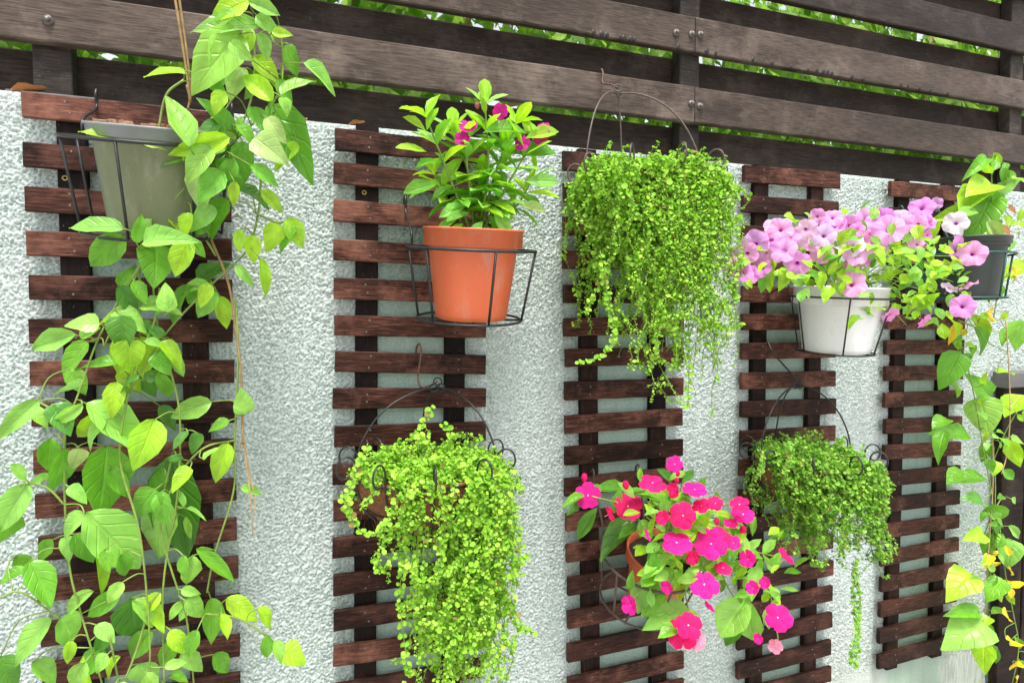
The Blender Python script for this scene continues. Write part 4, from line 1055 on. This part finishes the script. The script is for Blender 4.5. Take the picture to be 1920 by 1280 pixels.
# basket A: below the fence, on the third trellis
cA = Vector((.752, -.185, H + .300)); aA = at(1157, 176, -.06)
zA = H + .608
basket(cA, aA, .138, [aA + Vector((.002, 0, .013)), aA + Vector((-.004, .02, .028)), (.734, -.014, zA - .03), (.739, -.0065, zA - .005), (.742, .008, zA + .012), (.745, .0255, zA - .002), (.746, .026, zA - .02)],
       'largest wire hanging basket of bright green creeping foliage, hung from the fence', 'rusty hook over the fence board holding the largest hanging basket', M_RUST, M_BROWNWIRE, M_TINY,
       [(480, .012, .036, .7, .05, .95), (200, .03, .06, .4, .10, 1.0)],
       [(1065, 1250, 390, 520, 120, 1.05), (1075, 1170, 500, 640, 30, 1.0), (1180, 1245, 500, 620, 10, 1.0), (1255, 1350, 430, 620, 100, .9), (1265, 1325, 600, 700, 44, .8), (1275, 1305, 660, 780, 16, .75)],
       [[(1125, 470), (1140, 560), (1150, 630), (1130, 665), (1085, 680)], [(1225, 480), (1235, 560), (1232, 640), (1215, 700)], [(1240, 560), (1262, 585), (1270, 640), (1262, 690)], [(1300, 500), (1325, 580), (1350, 615), (1392, 608)], [(1285, 520), (1292, 640), (1290, 760)], [(1150, 480), (1120, 540), (1100, 585)]],
       (-.012, .150), 2.9)
# basket B: lower on the second trellis
cB = Vector((.250, -.185, H - .30)); aB = at(820, 726, -.09); zB = slat_top(1, 6)
basket(cB, aB, .140, [aB + Vector((0, 0, .013)), aB + Vector((-.012, .008, .004)), aB + Vector((-.03, .025, .0)), (.262, -.05, zB - .06), (.272, -.037, zB - .01), (.270, -.026, zB + .011), (.266, -.0145, zB), (.266, -.0145, zB - .018)],
       'wire hanging basket of green creeping foliage below the orange pot, long strands trailing', 'rusty hook on a trellis slat below the upright orange pot', M_RUST, M_WIRE, M_TINY,
       [(270, .015, .048, .65, .05, 1.0), (30, .03, .055, .4, .09, 1.0)],
       [(885, 985, 960, 1170, 58, 1.0), (880, 965, 1170, 1340, 62, 1.0), (790, 870, 930, 1040, 7, 1.0), (650, 800, 915, 990, 30, 1.0), (745, 790, 1020, 1120, 6, 1.0)],
       [[(790, 930), (782, 1020), (775, 1100), (795, 1200), (790, 1245)], [(770, 930), (760, 1030), (750, 1120), (765, 1250), (775, 1262)], [(868, 930), (872, 1000), (868, 1040), (830, 1075)], [(820, 900), (836, 960), (828, 1040), (815, 1090)], [(905, 880), (912, 1000), (910, 1120), (905, 1200)], [(690, 830), (660, 905), (650, 960)], [(640, 920), (668, 985), (700, 1000), (735, 965)], [(784, 840), (790, 800), (806, 775), (808, 762)], [(845, 830), (842, 805), (830, 795)], [(950, 980), (975, 1040), (995, 1040)], [(940, 1100), (970, 1170), (1000, 1185)]],
       (-.008, .148), 2.75)
# basket C: lower on the fourth trellis
cC = Vector((1.235, -.18, H - .365)); aC = at(1495, 722, -.08); zC = slat_top(3, 6)
basket(cC, aC, .135, [aC + Vector((0, 0, .013)), aC + Vector((-.014, .002, .028)), (1.235, -.055, zC - .03), (1.235, -.036, zC - .004), (1.237, -.025, zC + .011), (1.238, -.0145, zC), (1.238, -.0145, zC - .018)],
       'wire hanging basket of dull green creeping foliage below the white pot, one thin strand trailing', 'dark hook on a trellis slat below the white petunia pot', M_WIRE, M_WIRE, M_TINYB,
       [(300, .015, .045, .65, .05, 1.0), (100, .04, .07, .6, .08, 1.0)],
       [(1435, 1630, 940, 1050, 100, 1.0), (1500, 1640, 1010, 1080, 34, .9), (1395, 1470, 900, 950, 14, 1.0), (1460, 1520, 1030, 1100, 10, .9)],
       [[(1600, 1050), (1612, 1120), (1605, 1180), (1595, 1240)], [(1605, 1040), (1600, 1110), (1610, 1190), (1603, 1250)], [(1470, 900), (1480, 860), (1475, 830)], [(1425, 900), (1430, 860), (1425, 840)], [(1640, 980), (1650, 1030), (1665, 1042)]],
       (0, .14), 2.95)

# ------------------------------------------------------------------ hedge beyond the fence
def hedge():
    o = thing('hedge', (1.3, .8, 0), 'leafy green hedge with drooping leaves seen through the gaps of the fence', 'hedge')
    V = []; F = []
    for k in range(9):
        x = -1.6 + k * .75 + random.uniform(-.2, .2)
        pts = [Vector((x, .85, 0)), Vector((x + .05, .9, 1)), Vector((x - .05, .8, 2)), Vector((x + .1, .85, 3))]
        wire('trunk', pts, .03, M_STEMB, o, 5, r1=.008)
    r = random.Random(5)
    for k in range(30000):
        x = r.uniform(-1.8, 4.8); y = r.uniform(.3, 1.15); z = r.uniform(1.5, 3.1)
        if math.sin(x * 5.1 + z * 3) + math.sin(z * 7 - x * 2.3 + y * 3) < -1.35: continue
        L = r.uniform(.05, .12); d = Vector((r.uniform(-.9, .9), r.uniform(-.7, .3), -1 + r.uniform(0, .6))).normalized()
        n = Vector((r.uniform(-.7, .7), -.7, r.uniform(0, .9))); n = (n - d * n.dot(d)).normalized(); s = d.cross(n)
        p = Vector((x, y, z)); b = len(V); w_ = L * r.uniform(.15, .27)
        V += [p, p + d * L * .35 + s * w_ - n * .003, p + d * L * .35 + n * .004, p + d * L * .35 - s * w_ - n * .003, p + d * L * .72 + s * w_ * .7, p + d * L * .72 - s * w_ * .7, p + d * L - n * .006]
        F += [(b, b + 1, b + 2), (b, b + 2, b + 3), (b + 1, b + 4, b + 2), (b + 3, b + 2, b + 5), (b + 2, b + 4, b + 6), (b + 2, b + 6, b + 5)]
    tag(part('foliage', V, F, M_HEDGE, o), kind='stuff')
hedge()

# ------------------------------------------------------------------ dead leaves lying on the wall top
for (px, lab, s, a) in [(20, 'dry orange leaf lying on the wall top at far left', .055, .4), (575, 'small dry orange leaf on the wall top beside the vine', .03, 2.2), (655, 'thin dry leaf on the wall top above the orange pot', .035, .2)]:
    p = at(px, 170 + px * .0985, 0.004); p.z = WTOP + .003
    V, F, UV = leaf_shape(ovate, 6, .25, -.3, .05, 4)
    o = link('fallen_leaf', mesh(V, F, M_DRYLEAF, True, UV), None, Matrix.Translation(p) @ Matrix.Rotation(a - 1.57, 4, 'Z') @ Matrix.Scale(s, 4) @ Matrix.Scale(.45, 4, (1, 0, 0)))
    tag(o, lab, 'leaf', 'dead leaves on the wall top')
